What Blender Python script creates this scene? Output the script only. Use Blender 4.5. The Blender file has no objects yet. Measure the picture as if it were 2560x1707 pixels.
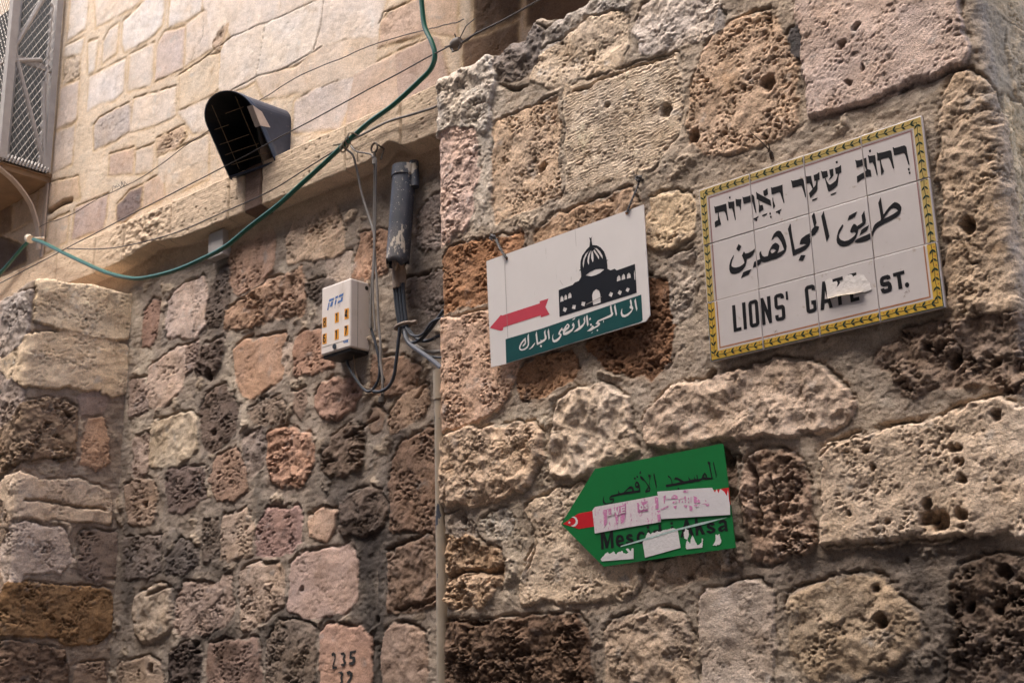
import bpy, math, random
import numpy as np
from mathutils import Vector
from mathutils.geometry import tessellate_polygon

# ------------------------------------------------------------------ camera, world, sun
SC = bpy.context.scene
COL = SC.collection
FP, YAW, PITCH, ROLL = 3275.56, -0.732215909, 0.281701992, -0.0270182317   # focal in px of a 2560 wide frame
CAM = np.array([1.69930037, -2.61103111, -0.824231524])
FW = np.array([math.sin(YAW)*math.cos(PITCH), math.cos(YAW)*math.cos(PITCH), math.sin(PITCH)])
_r = np.array([math.cos(YAW), -math.sin(YAW), 0.0]); _u = np.cross(_r, FW)
RT = _r*math.cos(ROLL) + _u*math.sin(ROLL)
UP = -_r*math.sin(ROLL) + _u*math.cos(ROLL)
cd = bpy.data.cameras.new("camera"); cam = bpy.data.objects.new("camera", cd); COL.objects.link(cam)
from mathutils import Matrix
cam.matrix_world = Matrix(((RT[0], UP[0], -FW[0], CAM[0]), (RT[1], UP[1], -FW[1], CAM[1]), (RT[2], UP[2], -FW[2], CAM[2]), (0, 0, 0, 1)))
cd.sensor_width = 36.0; cd.lens = FP/2560*36; cd.clip_start = 0.05; cd.clip_end = 500
cd.dof.use_dof = True; cd.dof.focus_distance = 3.25; cd.dof.aperture_fstop = 13.0
SC.camera = cam
SUN_EL, SUN_AZ = 67.0, 196.0           # azimuth: clockwise from +Y
w = bpy.data.worlds.new("World"); SC.world = w; w.use_nodes = True
nt = w.node_tree; bg = nt.nodes["Background"]; sky = nt.nodes.new("ShaderNodeTexSky")
sky.sky_type = 'NISHITA'; sky.sun_disc = False
sky.sun_elevation = math.radians(SUN_EL); sky.sun_rotation = math.radians(SUN_AZ)
sky.air_density = 0.7; sky.dust_density = 4.0; sky.ozone_density = 0.6
nt.links.new(sky.outputs[0], bg.inputs[0]); bg.inputs[1].default_value = 0.15
sl = bpy.data.lights.new("sun", 'SUN'); sun = bpy.data.objects.new("sun", sl); COL.objects.link(sun)
sl.energy = 1.6; sl.angle = math.radians(44); sl.color = (1.0, 0.955, 0.885)
_az, _el = math.radians(SUN_AZ), math.radians(SUN_EL)
sd_ = Vector((math.sin(_az)*math.cos(_el), math.cos(_az)*math.cos(_el), math.sin(_el)))
sun.rotation_euler = sd_.to_track_quat('Z', 'Y').to_euler()
SC.view_settings.view_transform = 'Standard'; SC.view_settings.look = 'None'
SC.view_settings.exposure = 1.98; SC.view_settings.gamma = 1.0

# ------------------------------------------------------------------ pixel <-> place
K = 2560/2352
def ray(x, y):                                   # pixel of the 2560 wide frame
    return FW + RT*((x-1280)/FP) - UP*((y-853.5)/FP)
def hit(p, n, o):
    d = ray(*p); n = np.asarray(n, float); t = ((np.asarray(o)-CAM) @ n)/(d @ n); return CAM + t*d
def dpx(p): return (p[0]*K, p[1]*K)              # pixel of the 2352 wide view -> 2560
def ony(p, y): return hit(dpx(p), (0, 1, 0), (0, y, 0))
def onx(p, x): return hit(dpx(p), (1, 0, 0), (x, 0, 0))
class Zm:                                        # pixel in an enlarged crop
    def __init__(s, x0, y0, sc): s.x0, s.y0, s.s = x0, y0, sc
    def __call__(s, p): return (s.x0+p[0]*s.s, s.y0+p[1]*s.s)

# ------------------------------------------------------------------ objects
def srgb(c):
    f = lambda v: v/12.92 if v <= 0.04045 else ((v+0.055)/1.055)**2.4
    return tuple(f(v/255.0) for v in c)
def tag(o, label=None, cat=None, group=None, kind=None):
    if label: o['label'] = label
    if cat: o['category'] = cat
    if group: o['group'] = group
    if kind: o['kind'] = kind
    return o
def thing(name, label, cat, loc, group=None):
    o = bpy.data.objects.new(name, None); COL.objects.link(o); o.location = Vector(loc); o.empty_display_size = 0.05
    return tag(o, label, cat, group)
def world_loc(o):
    v = Vector((0, 0, 0))
    while o: v = v + o.location; o = o.parent
    return v
class MB:
    def __init__(s): s.v = []; s.f = []; s.mi = []
    def add(s, vs, fs, mi=0):
        b = len(s.v); s.v += [tuple(map(float, p)) for p in vs]; s.f += [tuple(b+i for i in f) for f in fs]; s.mi += [mi]*len(fs)
    def box(s, a, b, mi=0):
        (x0, y0, z0), (x1, y1, z1) = a, b
        s.add([(x0,y0,z0),(x1,y0,z0),(x1,y1,z0),(x0,y1,z0),(x0,y0,z1),(x1,y0,z1),(x1,y1,z1),(x0,y1,z1)],
              [(3,2,1,0),(4,5,6,7),(0,1,5,4),(1,2,6,5),(2,3,7,6),(3,0,4,7)], mi)
    def tube(s, pts, r, n=8, mi=0, cap=True):
        P = [np.array(p, float) for p in pts]; R = r if hasattr(r, '__len__') else [r]*len(P)
        prev = None; rings = []
        for i, p in enumerate(P):
            t = (P[min(i+1, len(P)-1)]-P[max(i-1, 0)]); t = t/(np.linalg.norm(t)+1e-12)
            if prev is None:
                a = np.array([0, 0, 1.0]) if abs(t[2]) < 0.9 else np.array([1.0, 0, 0])
            else: a = prev
            x = a - t*(a@t); x = x/(np.linalg.norm(x)+1e-12); prev = x; y = np.cross(t, x)
            rings.append([p + R[i]*(math.cos(2*math.pi*k/n)*x + math.sin(2*math.pi*k/n)*y) for k in range(n)])
        vs = [q for rg in rings for q in rg]; fs = []
        for i in range(len(P)-1):
            for k in range(n):
                fs.append((i*n+k, i*n+(k+1) % n, (i+1)*n+(k+1) % n, (i+1)*n+k))
        if cap: fs.append(tuple(range(n-1, -1, -1))); fs.append(tuple((len(P)-1)*n+k for k in range(n)))
        s.add(vs, fs, mi)
    def bar(s, pts, wv, tv, mi=0):               # flat strip: half width vector, half thickness vector
        wv = np.array(wv, float); tv = np.array(tv, float); n = len(pts); vs = []
        for p in pts:
            p = np.array(p, float); vs += [p-wv-tv, p+wv-tv, p+wv+tv, p-wv+tv]
        fs = [(3, 2, 1, 0), (4*n-4, 4*n-3, 4*n-2, 4*n-1)]
        for i in range(n-1):
            for k in range(4): fs.append((4*i+k, 4*i+(k+1) % 4, 4*i+4+(k+1) % 4, 4*i+4+k))
        s.add(vs, fs, mi)
    def build(s, name, mats, parent=None, smooth=False, origin=None, bevel=0.0):
        V = np.array(s.v)
        if parent is not None: off = np.array(world_loc(parent)); loc = (0, 0, 0)
        else:
            off = np.array(origin) if origin is not None else np.array([(V[:,0].min()+V[:,0].max())/2, (V[:,1].min()+V[:,1].max())/2, V[:,2].min()])
            loc = tuple(off)
        me = bpy.data.meshes.new(name); me.from_pydata([tuple(p) for p in (V-off)], [], s.f)
        if not isinstance(mats, (list, tuple)): mats = [mats]
        for m in mats: me.materials.append(m)
        if len(mats) > 1: me.polygons.foreach_set('material_index', s.mi)
        if smooth: me.polygons.foreach_set('use_smooth', [True]*len(me.polygons))
        me.update()
        o = bpy.data.objects.new(name, me); COL.objects.link(o); o.location = loc
        if parent is not None: o.parent = parent
        if smooth:
            try: me.set_sharp_from_angle(angle=math.radians(40))
            except Exception: pass
        if bevel:
            b = o.modifiers.new('bevel', 'BEVEL'); b.width = bevel; b.segments = 2; b.limit_method = 'ANGLE'
        return o
def spline(pts, n=6):
    P = [np.array(p, float) for p in pts]; P = [2*P[0]-P[1]] + P + [2*P[-1]-P[-2]]; out = []
    for i in range(1, len(P)-2):
        a, b, c, d = P[i-1], P[i], P[i+1], P[i+2]
        for k in range(n):
            t = k/n; out.append(0.5*((2*b)+(c-a)*t+(2*a-5*b+4*c-d)*t*t+(3*b-a-3*c+d)*t**3))
    out.append(P[-2]); return out

# ------------------------------------------------------------------ materials
def mat(name, color, rough=0.6, var=0.12, scale=30.0, bump=0.0, bscale=200.0, metal=0.0, spots=None, coat=0.0, color2=None):
    m = bpy.data.materials.new(name); m.use_nodes = True; n = m.node_tree.nodes; l = m.node_tree.links
    b = n["Principled BSDF"]; b.inputs["Roughness"].default_value = rough; b.inputs["Metallic"].default_value = metal
    if coat: b.inputs["Coat Weight"].default_value = coat; b.inputs["Coat Roughness"].default_value = 0.15
    tc = n.new("ShaderNodeTexCoord")
    nz = n.new("ShaderNodeTexNoise"); nz.inputs["Scale"].default_value = scale; nz.inputs["Detail"].default_value = 6; nz.inputs["Roughness"].default_value = 0.65
    l.new(tc.outputs["Object"], nz.inputs["Vector"])
    rp = n.new("ShaderNodeValToRGB"); c = color; c2 = color2 or color
    rp.color_ramp.elements[0].position = 0.3; rp.color_ramp.elements[1].position = 0.7
    rp.color_ramp.elements[0].color = tuple(max(0, v*(1-var)) for v in c)+(1,)
    rp.color_ramp.elements[1].color = tuple(min(1, v*(1+var)) for v in c2)+(1,)
    l.new(nz.outputs["Fac"], rp.inputs[0]); out = rp.outputs[0]
    for sp in (spots or []):                      # (colour, scale, threshold, softness, stretch)
        mp = n.new("ShaderNodeMapping"); mp.inputs["Scale"].default_value = sp[4] if len(sp) > 4 else (1, 1, 1)
        l.new(tc.outputs["Object"], mp.inputs["Vector"])
        z = n.new("ShaderNodeTexNoise"); z.inputs["Scale"].default_value = sp[1]; z.inputs["Detail"].default_value = 5; z.inputs["Roughness"].default_value = 0.6
        l.new(mp.outputs[0], z.inputs["Vector"])
        mr = n.new("ShaderNodeMapRange"); mr.inputs[1].default_value = sp[2]; mr.inputs[2].default_value = sp[2]+sp[3]
        l.new(z.outputs["Fac"], mr.inputs[0])
        mx = n.new("ShaderNodeMix"); mx.data_type = 'RGBA'; l.new(mr.outputs[0], mx.inputs[0]); l.new(out, mx.inputs[6]); mx.inputs[7].default_value = tuple(sp[0])+(1,)
        out = mx.outputs[2]
    l.new(out, b.inputs["Base Color"])
    if bump:
        bn = n.new("ShaderNodeTexNoise"); bn.inputs["Scale"].default_value = bscale; bn.inputs["Detail"].default_value = 5
        l.new(tc.outputs["Object"], bn.inputs["Vector"])
        bp = n.new("ShaderNodeBump"); bp.inputs["Strength"].default_value = bump; bp.inputs["Distance"].default_value = 0.003
        l.new(bn.outputs["Fac"], bp.inputs["Height"]); l.new(bp.outputs[0], b.inputs["Normal"])
    return m
def stone_mat(name):
    m = bpy.data.materials.new(name); m.use_nodes = True; n = m.node_tree.nodes; l = m.node_tree.links
    b = n["Principled BSDF"]; b.inputs["Roughness"].default_value = 0.93
    b.inputs["Specular IOR Level"].default_value = 0.25
    at = n.new("ShaderNodeAttribute"); at.attribute_name = "Col"
    tc = n.new("ShaderNodeTexCoord")
    nz = n.new("ShaderNodeTexNoise"); nz.inputs["Scale"].default_value = 160; nz.inputs["Detail"].default_value = 6; nz.inputs["Roughness"].default_value = 0.7
    l.new(tc.outputs["Object"], nz.inputs["Vector"])
    mr = n.new("ShaderNodeMapRange"); mr.inputs[1].default_value = 0.25; mr.inputs[2].default_value = 0.75; mr.inputs[3].default_value = 0.74; mr.inputs[4].default_value = 1.32
    l.new(nz.outputs["Fac"], mr.inputs[0])
    n3 = n.new("ShaderNodeTexNoise"); n3.inputs["Scale"].default_value = 330; n3.inputs["Detail"].default_value = 3; n3.inputs["Roughness"].default_value = 0.6
    l.new(tc.outputs["Object"], n3.inputs["Vector"])
    m3 = n.new("ShaderNodeMapRange"); m3.inputs[1].default_value = 0.56; m3.inputs[2].default_value = 0.66; m3.inputs[3].default_value = 1.0; m3.inputs[4].default_value = 0.55
    l.new(n3.outputs["Fac"], m3.inputs[0])
    mm = n.new("ShaderNodeMath"); mm.operation = 'MULTIPLY'; l.new(mr.outputs[0], mm.inputs[0]); l.new(m3.outputs[0], mm.inputs[1])
    mx = n.new("ShaderNodeVectorMath"); mx.operation = 'SCALE'; l.new(at.outputs["Color"], mx.inputs[0]); l.new(mm.outputs[0], mx.inputs["Scale"])
    l.new(mx.outputs[0], b.inputs["Base Color"])
    bn = n.new("ShaderNodeTexNoise"); bn.inputs["Scale"].default_value = 260; bn.inputs["Detail"].default_value = 7; bn.inputs["Roughness"].default_value = 0.72
    l.new(tc.outputs["Object"], bn.inputs["Vector"])
    bp = n.new("ShaderNodeBump"); bp.inputs["Strength"].default_value = 0.75; bp.inputs["Distance"].default_value = 0.005
    l.new(bn.outputs["Fac"], bp.inputs["Height"]); l.new(bp.outputs[0], b.inputs["Normal"])
    return m
STONE = stone_mat("weathered_limestone")

# ------------------------------------------------------------------ noise on arrays
F32 = np.float32
_G = np.array([(math.cos(a), math.sin(a)) for a in np.arange(16)*2*math.pi/16+0.2], F32)
def _hash(ix, iy, seed):
    h = ix.astype(np.uint32)*np.uint32(374761393) + iy.astype(np.uint32)*np.uint32(668265263) + np.uint32((seed*974711+12345) & 0xffffffff)
    h = (h ^ (h >> np.uint32(13)))*np.uint32(1274126177); return h ^ (h >> np.uint32(16))
def gnoise(x, y, seed=0):
    fx = np.floor(x); fy = np.floor(y); ix = fx.astype(np.int64); iy = fy.astype(np.int64); dx = (x-fx).astype(F32); dy = (y-fy).astype(F32)
    u = dx*dx*dx*(dx*(dx*6-15)+10); v = dy*dy*dy*(dy*(dy*6-15)+10); r = []
    for oy in (0, 1):
        for ox in (0, 1):
            g = _G[(_hash(ix+ox, iy+oy, seed) >> np.uint32(5)) & np.uint32(15)]
            r.append(g[..., 0]*(dx-ox)+g[..., 1]*(dy-oy))
    a = r[0]+(r[1]-r[0])*u; b = r[2]+(r[3]-r[2])*u
    return (a+(b-a)*v)*1.45
def fbm(x, y, sc, oc=4, seed=0, gain=0.5, mode=0):
    t = 0; a = 1.0; tot = 0; c, s = math.cos(0.6), math.sin(0.6)
    X = x/sc; Y = y/sc
    for o in range(oc):
        n = gnoise(X+17.3*o, Y-9.1*o, seed+o*7)
        if mode == 1: n = 1-2*np.abs(n)          # ridged
        elif mode == 2: n = 2*np.abs(n)-0.6      # billow
        t = t+a*n; tot += a; a *= gain; X, Y = (X*c-Y*s)*2.03, (X*s+Y*c)*2.03
    return (t/tot).astype(F32)
def pits(x, y, cell, seed, rmin=0.1, rmax=0.5, asp=1.0):
    X = x/cell; Y = y/cell*asp; fx = np.floor(X).astype(np.int64); fy = np.floor(Y).astype(np.int64); out = np.zeros(x.shape, F32)
    for oy in (-1, 0, 1):
        for ox in (-1, 0, 1):
            h = _hash(fx+ox, fy+oy, seed); px = (h & np.uint32(1023)).astype(F32)/1023; py = ((h >> np.uint32(10)) & np.uint32(1023)).astype(F32)/1023
            rr = ((h >> np.uint32(20)) & np.uint32(255)).astype(F32)/255; rr = rmin+(rmax-rmin)*rr*rr
            d = np.sqrt((fx+ox+px-X)**2+(fy+oy+py-Y)**2)/rr
            out = np.maximum(out, np.clip(1.25*(1-d*d), 0, 1)*np.minimum(1, rr/0.3))
    return out.astype(F32)
def cells(x, y, size, seed, asp=1.3):
    X = x/size; Y = y/size*asp; fx = np.floor(X).astype(np.int64); fy = np.floor(Y).astype(np.int64)
    f1 = np.full(x.shape, 9, F32); f2 = np.full(x.shape, 9, F32); hs = np.zeros(x.shape, np.uint32)
    for oy in (-1, 0, 1):
        for ox in (-1, 0, 1):
            h = _hash(fx+ox, fy+oy, seed); px = (h & np.uint32(1023)).astype(F32)/1023; py = ((h >> np.uint32(10)) & np.uint32(1023)).astype(F32)/1023
            d = np.sqrt((fx+ox+px-X)**2+(fy+oy+py-Y)**2); n = d < f1
            f2 = np.where(n, f1, np.minimum(f2, d)); hs = np.where(n, h, hs); f1 = np.where(n, d, f1)
    return ((f2-f1)*size*0.5).astype(F32), hs
def sstep(a, b, x):
    t = np.clip((x-a)/(b-a), 0, 1); return t*t*(3-2*t)
def chaikin(P, n=1):
    P = np.array(P, float)
    for _ in range(n):
        Q = np.roll(P, -1, 0); P = np.stack([0.78*P+0.22*Q, 0.22*P+0.78*Q], 1).reshape(-1, 2)
    return P
def sdpoly(X, Y, P):
    d = np.full(X.shape, 1e9, F32); ins = np.zeros(X.shape, bool); n = len(P)
    for i in range(n):
        ax, ay = P[i]; bx, by = P[(i+1) % n]; ex, ey = bx-ax, by-ay; L = ex*ex+ey*ey+1e-12
        wx = X-ax; wy = Y-ay; t = np.clip((wx*ex+wy*ey)/L, 0, 1)
        d = np.minimum(d, (wx-ex*t)**2+(wy-ey*t)**2)
        c = (ay > Y) != (by > Y)
        if ey != 0: ins ^= c & (X < ex*(Y-ay)/ey+ax)
    d = np.sqrt(d); return np.where(ins, d, -d)

# stone kinds: prot, edge, low, mid, crag, fine, pit1, pit2, tool   (millimetres)
KIND = {
 'flat':   (2.6, 4, 2, 1.0, 0.4, 0.5, 0.6, 0.5, 0.2, 8),
 'tool':   (9, 6, 4, 1.6, 1.2, 0.8, 3.0, 1.6, 0.8, 5),
 'smooth': (8, 8, 6, 2.4, 0.9, 0.9, 1.6, 1.4, 0.2, 5),
 'cream':  (9, 8, 9, 2.8, 2.2, 1.4, 4.5, 2.4, 0.2, 6),
 'porous': (8, 7, 8, 2.8, 2.6, 1.6, 9.0, 5.0, 0.0, 6),
 'sponge': (7, 7, 9, 4.0, 9.0, 2.4, 9.0, 6.0, 0.0, 6),
 'rough':  (10, 12, 20, 6.0, 6.5, 1.8, 2.5, 2.6, 0.0, 7),
 'crag':   (9, 11, 18, 9., 22.0, 2.8, 9., 5.0, 0.0, 7),
 'facet':  (9, 10, 30, 5., 2.4, 1.2, 1.0, 1.0, 0.0, 7),
 'bulge':  (14, 20, 18, 5.0, 3.0, 1.4, 2.5, 1.6, 0.0, 5),
}
def field(U, V, stones, mortar, mort_h, mort_amp, seed, gs=1.0, warp=0.007, smear=0.011, holes=(), cracks=(), fill=(0, 0), desat=0.72, tints=(), gapk=1.0, growall=0.0, grime=0.8, jointc=None, bright=1.30):
    """height (m) and base colour per vertex of a stone wall given in its own plane"""
    wu = fbm(U, V, 0.06*gs, 4, seed+1, .55)*warp*1.7 + fbm(U, V, 0.013*gs, 2, seed+2)*warp*0.45
    wv = fbm(U, V, 0.06*gs, 4, seed+3, .55)*warp*1.7 + fbm(U, V, 0.013*gs, 2, seed+4)*warp*0.45
    X = (U+wu).astype(F32); Y = (V+wv).astype(F32)
    best = np.full(U.shape, -0.2, F32); sid = np.full(U.shape, -1, np.int32)
    us = U[0]; vs = V[:, 0]
    for i, st in enumerate(stones):
        P = chaikin(st[0], 1) if st[1] in ('bulge', 'facet') else np.array(st[0], float)
        x0, y0 = P.min(0)-0.06; x1, y1 = P.max(0)+0.06
        a, b = np.searchsorted(us, [x0, x1]); c, d = np.searchsorted(vs, [y0, y1])
        if a >= b or c >= d: continue
        s = sdpoly(X[c:d, a:b], Y[c:d, a:b], P)
        m = s > best[c:d, a:b]
        best[c:d, a:b] = np.where(m, s, best[c:d, a:b]); sid[c:d, a:b] = np.where(m, i, sid[c:d, a:b])
    n = len(stones); tab = np.zeros((n+1, 16), F32); rnd = random.Random(seed)
    for i, st in enumerate(stones):
        tab[i, :9] = np.array(KIND[st[1]][:9])*0.001
        tab[i, 0] *= rnd.uniform(0.7, 1.3)
        lin = np.array(srgb(st[2])); g_ = lin.mean(); tab[i, 9:12] = g_+(lin-g_)*desat; tab[i, 12] = rnd.uniform(0, 50); tab[i, 13] = rnd.choice([0.15, -0.2, 0.9, -0.8, 0.05]); tab[i, 14] = rnd.uniform(-0.05, 0.05); tab[i, 15] = rnd.uniform(-0.07, 0.03)
        if len(st) > 3:
            for k_, v_ in st[3].items():
                if k_ == 'grow': continue
                tab[i, {'prot': 0, 'tool': 8, 'ang': 13, 'tz': 15, 'crag': 4, 'pit1': 6, 'pit2': 7, 'low': 2, 'edge': 1}[k_]] = v_
    grow = np.array([KIND[st[1]][9]*0.001*(st[3].get('grow', 1) if len(st) > 3 else 1)*gs+growall for st in stones]+[0], F32)[sid]
    T = tab[sid]
    sm = fbm(U, V, 0.07*gs, 3, seed+5); sm2 = fbm(U, V, 0.13*gs, 3, seed+36); sme = best - smear*(np.clip(sm+0.2, 0, 1.4)*0.9 + 1.6*np.clip(sm2-0.12, 0, 0.6))
    edge = T[..., 1]
    off = T[..., 12]
    low = fbm(U+off, V+off, 0.11*gs, 3, seed+6); mid = fbm(U+off, V, 0.032*gs, 3, seed+7)
    wx = U + fbm(U, V, 0.03*gs, 2, seed+8)*0.012; wy = V*1.35 + fbm(U, V, 0.03*gs, 2, seed+9)*0.012
    cv = fbm(wx+wu, wy*1.1+wv, 0.034*gs, 6, seed+10, 0.72)*1.15; crag = 0.30*fbm(wx, wy, 0.03*gs, 4, seed+35, 0.6, 2) + 0.30 - 2.3*np.clip(cv-0.03, 0, 0.6); fine = fbm(U, V, 0.0075*gs, 4, seed+11, 0.7)
    sme = sme + grow + 0.0045*gs*np.clip(crag, -1.5, 1.5)*np.minimum(1.3, T[..., 4]/0.006) + 0.002*fine
    S = np.where(sid >= 0, sstep(0.0, 1.0, sme/np.maximum(edge, 0.004)+0.10), 0).astype(F32)
    reg = np.clip(fbm(U-off, V+off, 0.09*gs, 2, seed+19)*2.3+0.55, 0.0, 1.8)
    p1 = np.maximum(pits(wx, wy, 0.028*gs, seed+12, 0.05, 0.36, 1.2), 0.8*pits(wx, wy, 0.015*gs, seed+41, 0.05, 0.42, 1.1)); p2 = pits(U+wu*0.5, V, 0.0085*gs, seed+13, 0.1, 0.5, 1.15)
    ang = T[..., 13]; ca, sa = np.cos(ang), np.sin(ang)
    q = (-U*sa+V*ca) + fbm(U, V, 0.06*gs, 2, seed+14)*0.01
    tool = np.sin(q*2*math.pi/0.0082 + 4.0*fbm(U, V, 0.02, 2, seed+15))*np.clip(0.6+fbm(U, V, 0.03, 2, seed+16), 0, 1.3)
    rid = fbm(U+off, V-off, 0.12*gs, 3, seed+44, .5, 1); big = T[..., 2] > 0.0145
    hs = T[..., 0] + T[..., 2]*np.where(big, .45*low+.55*(rid-.35), low) + T[..., 3]*mid + T[..., 4]*(crag-0.1)*reg + T[..., 5]*fine*1.3 - T[..., 6]*p1*reg - T[..., 7]*p2*reg + T[..., 8]*tool
    brush = fbm(U, V*5, 0.05*gs, 3, seed+17)
    hm = mort_h + mort_amp*(0.85*fbm(U, V, 0.09*gs, 5, seed+18, .58) + 0.12*brush) + 0.0012*fine - 0.0025*pits(U, V, 0.02*gs, seed+21, 0.05, 0.3)
    mb_ = fbm(wx, wy, 0.05*gs, 5, seed+33, .6); hm = hm + mort_amp*(0.30*mb_ - 0.9*np.clip(mb_-.22, 0, .5))
    FS = np.zeros(U.shape, F32)
    if fill[0]:
        cd_, ch = cells(U+wu*2.2, V+wv*2.2, fill[0], seed+34)
        cr = ((ch >> np.uint32(3)) & np.uint32(255)).astype(F32)/255; cr2 = ((ch >> np.uint32(11)) & np.uint32(255)).astype(F32)/255
        FS = sstep(0.006, 0.022, cd_ - 0.010 + 0.008*crag)*sstep(0.004, 0.022, -best-0.006)*(cr2 > 1-fill[1])
        hm = hm + FS*(0.002+0.008*cr+0.005*(crag-.1)+.004*mid-.004*p1)
    h = hm + (hs-hm)*S
    # shadow gaps: mortar shrunk away from stone, mostly under the ledges
    gv, gu = np.gradient(best, vs, us)
    up = np.clip(-gv, 0, 1)                       # top edges of stones (distance falls upwards)
    gm = np.clip(fbm(U, V, 0.06*gs, 2, seed+22)*1.7+0.15+0.75*up, 0, 1)
    gap = np.exp(-((best+grow*0.8+0.001)/(0.0045*gs))**2)*gm*(sid >= 0)
    gap = gap*gapk
    h = h - 0.011*gs*gap*(0.4+0.6*up)
    # colour
    c = T[..., 9:12].copy()
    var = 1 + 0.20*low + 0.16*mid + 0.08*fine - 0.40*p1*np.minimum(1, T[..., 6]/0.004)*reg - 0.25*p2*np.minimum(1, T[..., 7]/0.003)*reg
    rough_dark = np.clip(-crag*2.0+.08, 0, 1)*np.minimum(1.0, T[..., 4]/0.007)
    var = var*(1-0.55*rough_dark)  # crag hollows darkened in colour to imitate occlusion
    hue = fbm(U+off*2, V-off, 0.15*gs, 3, seed+23)
    cs = c*var[..., None]*np.stack([1.0+0.06*hue, 0.985+0*hue, 0.995-0.10*hue], -1)*bright
    pat = np.clip(fbm(U+3*off, V+off, 0.075*gs, 5, seed+45, .6)*2.0-0.35, 0, 0.8)[..., None]
    cs = cs*(1-pat*np.array([.28, .35, .43], F32))
    gray = np.clip(fbm(U-off, V+off, 0.06*gs, 4, seed+24)*1.8-0.5, 0, 0.55)[..., None]   # grey crust
    lum = cs.mean(-1, keepdims=True)
    cs = cs*(1-gray)+gray*(lum*0.86)*np.array([1.02, 1.0, 0.97])
    mo = np.array(srgb(mortar), F32); mc = np.ones(U.shape+(3,), F32)*mo
    st_ = fbm(U, V, 0.18*gs, 4, seed+25); st2 = fbm(U, V, 0.03*gs, 4, seed+26, 0.6)
    mc = mc*(1+0.20*st_+0.16*st2+0.10*brush)[..., None]*np.stack([1+0.05*hue, 1+0*hue, 1-0.08*hue], -1)
    pale = np.clip(fbm(U, V, 0.08*gs, 3, seed+27)*1.7-0.3, 0, 0.75)[..., None]
    mc = mc*(1-pale)+pale*np.array(srgb((205, 190, 172)), F32)
    if fill[0]:
        fc = np.stack([0.40+0.16*cr, 0.31+0.13*cr, 0.225+0.10*cr], -1)*(0.65+0.6*cr2[..., None])*(1+0.2*low+0.2*mid-0.4*p1)[..., None]
        f3 = (0.75*FS)[..., None]; mc = mc*(1-f3)+fc*f3
    kn = (sstep(-0.045*gs, 0.0, best)*(sid >= 0)*np.clip(0.45+0.9*fbm(U, V, 0.05*gs, 3, seed+37), 0, 0.85))[..., None]
    mc = mc*(1-kn)+kn*(0.55*c+0.45*mc)
    cav = np.clip((mb_-.2)*2.2, 0, 1)[..., None]
    mc = mc*(1-0.45*cav)
    kstone = []
    for (P, rad, colr, amt) in tints:
        P = np.array(P); d = np.full(U.shape, 1e9, F32)
        for i in range(len(P)-1):
            ax, ay = P[i]; ex, ey = P[i+1]-P[i]; t = np.clip(((U-ax)*ex+(V-ay)*ey)/(ex*ex+ey*ey+1e-12), 0, 1)
            d = np.minimum(d, (U-ax-ex*t)**2+(V-ay-ey*t)**2)
        if sum(colr) < 330: kstone.append((P, rad, colr, amt))
        k = (amt*np.clip((1.3-np.sqrt(d)/rad)+0.9*low+.5*st2, 0, 1))[..., None]; mc = mc*(1-k)+k*np.array(srgb(colr), F32)*(1+.3*st2)[..., None]
    Sc = sstep(0.12, 0.55, S)[..., None]
    C = mc*(1-Sc)+cs*Sc
    for (P, rad, colr, amt) in kstone:
        d = np.full(U.shape, 1e9, F32)
        for i in range(len(P)-1):
            ax, ay = P[i]; ex, ey = P[i+1]-P[i]; t = np.clip(((U-ax)*ex+(V-ay)*ey)/(ex*ex+ey*ey+1e-12), 0, 1)
            d = np.minimum(d, (U-ax-ex*t)**2+(V-ay-ey*t)**2)
        k = (0.5*amt*np.clip((1.25-np.sqrt(d)/rad)+0.9*low, 0, 1))[..., None]; C = C*(1-k*np.array([.55, .55, .52], F32))
    if jointc is not None:
        jk = (np.exp(-((best+grow)/0.012)**2)*(sid >= 0)*np.clip(.75+.8*fbm(U, V, .12, 3, seed+46), .1, 1))[..., None]; C = C*(1-.8*jk)+.8*jk*np.array(srgb(jointc), F32)*(1+.12*st2)[..., None]
        h = h - .0008*jk[..., 0]
    C = C*(1-0.42*gap[..., None])
    gr = np.clip(fbm(U, V, 0.22*gs, 5, seed+43, .6)*1.9-0.25, 0, 1)*grime
    C = C*(1-gr[..., None]*np.array([.42, .44, .46], F32))
    for (hx, hy, hr, hd) in holes:
        a, b = np.searchsorted(us, [hx-3*hr, hx+3*hr]); e, f = np.searchsorted(vs, [hy-3*hr, hy+3*hr])
        if a >= b or e >= f: continue
        dd = np.sqrt((X[e:f, a:b]-hx)**2+(Y[e:f, a:b]-hy)**2)/hr; k = 1-sstep(0.55, 1.1, dd)
        h[e:f, a:b] -= hd*k; C[e:f, a:b] *= (1-0.55*k)[..., None]
    for (P, wd, dp) in cracks:
        P = np.array(P); x0, y0 = P.min(0)-0.05; x1, y1 = P.max(0)+0.05
        a, b = np.searchsorted(us, [x0, x1]); e, f = np.searchsorted(vs, [y0, y1])
        if a >= b or e >= f: continue
        XX = X[e:f, a:b]; YY = Y[e:f, a:b]; d = np.full(XX.shape, 1e9)
        for i in range(len(P)-1):
            ax, ay = P[i]; ex, ey = P[i+1]-P[i]; t = np.clip(((XX-ax)*ex+(YY-ay)*ey)/(ex*ex+ey*ey+1e-12), 0, 1)
            d = np.minimum(d, (XX-ax-ex*t)**2+(YY-ay-ey*t)**2)
        k = np.exp(-d/(wd*wd)); h[e:f, a:b] -= dp*k; C[e:f, a:b] *= (1-0.5*k)[..., None]
    return h.astype(F32), np.clip(C, 0.004, 0.9).astype(F32), S, sid

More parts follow.
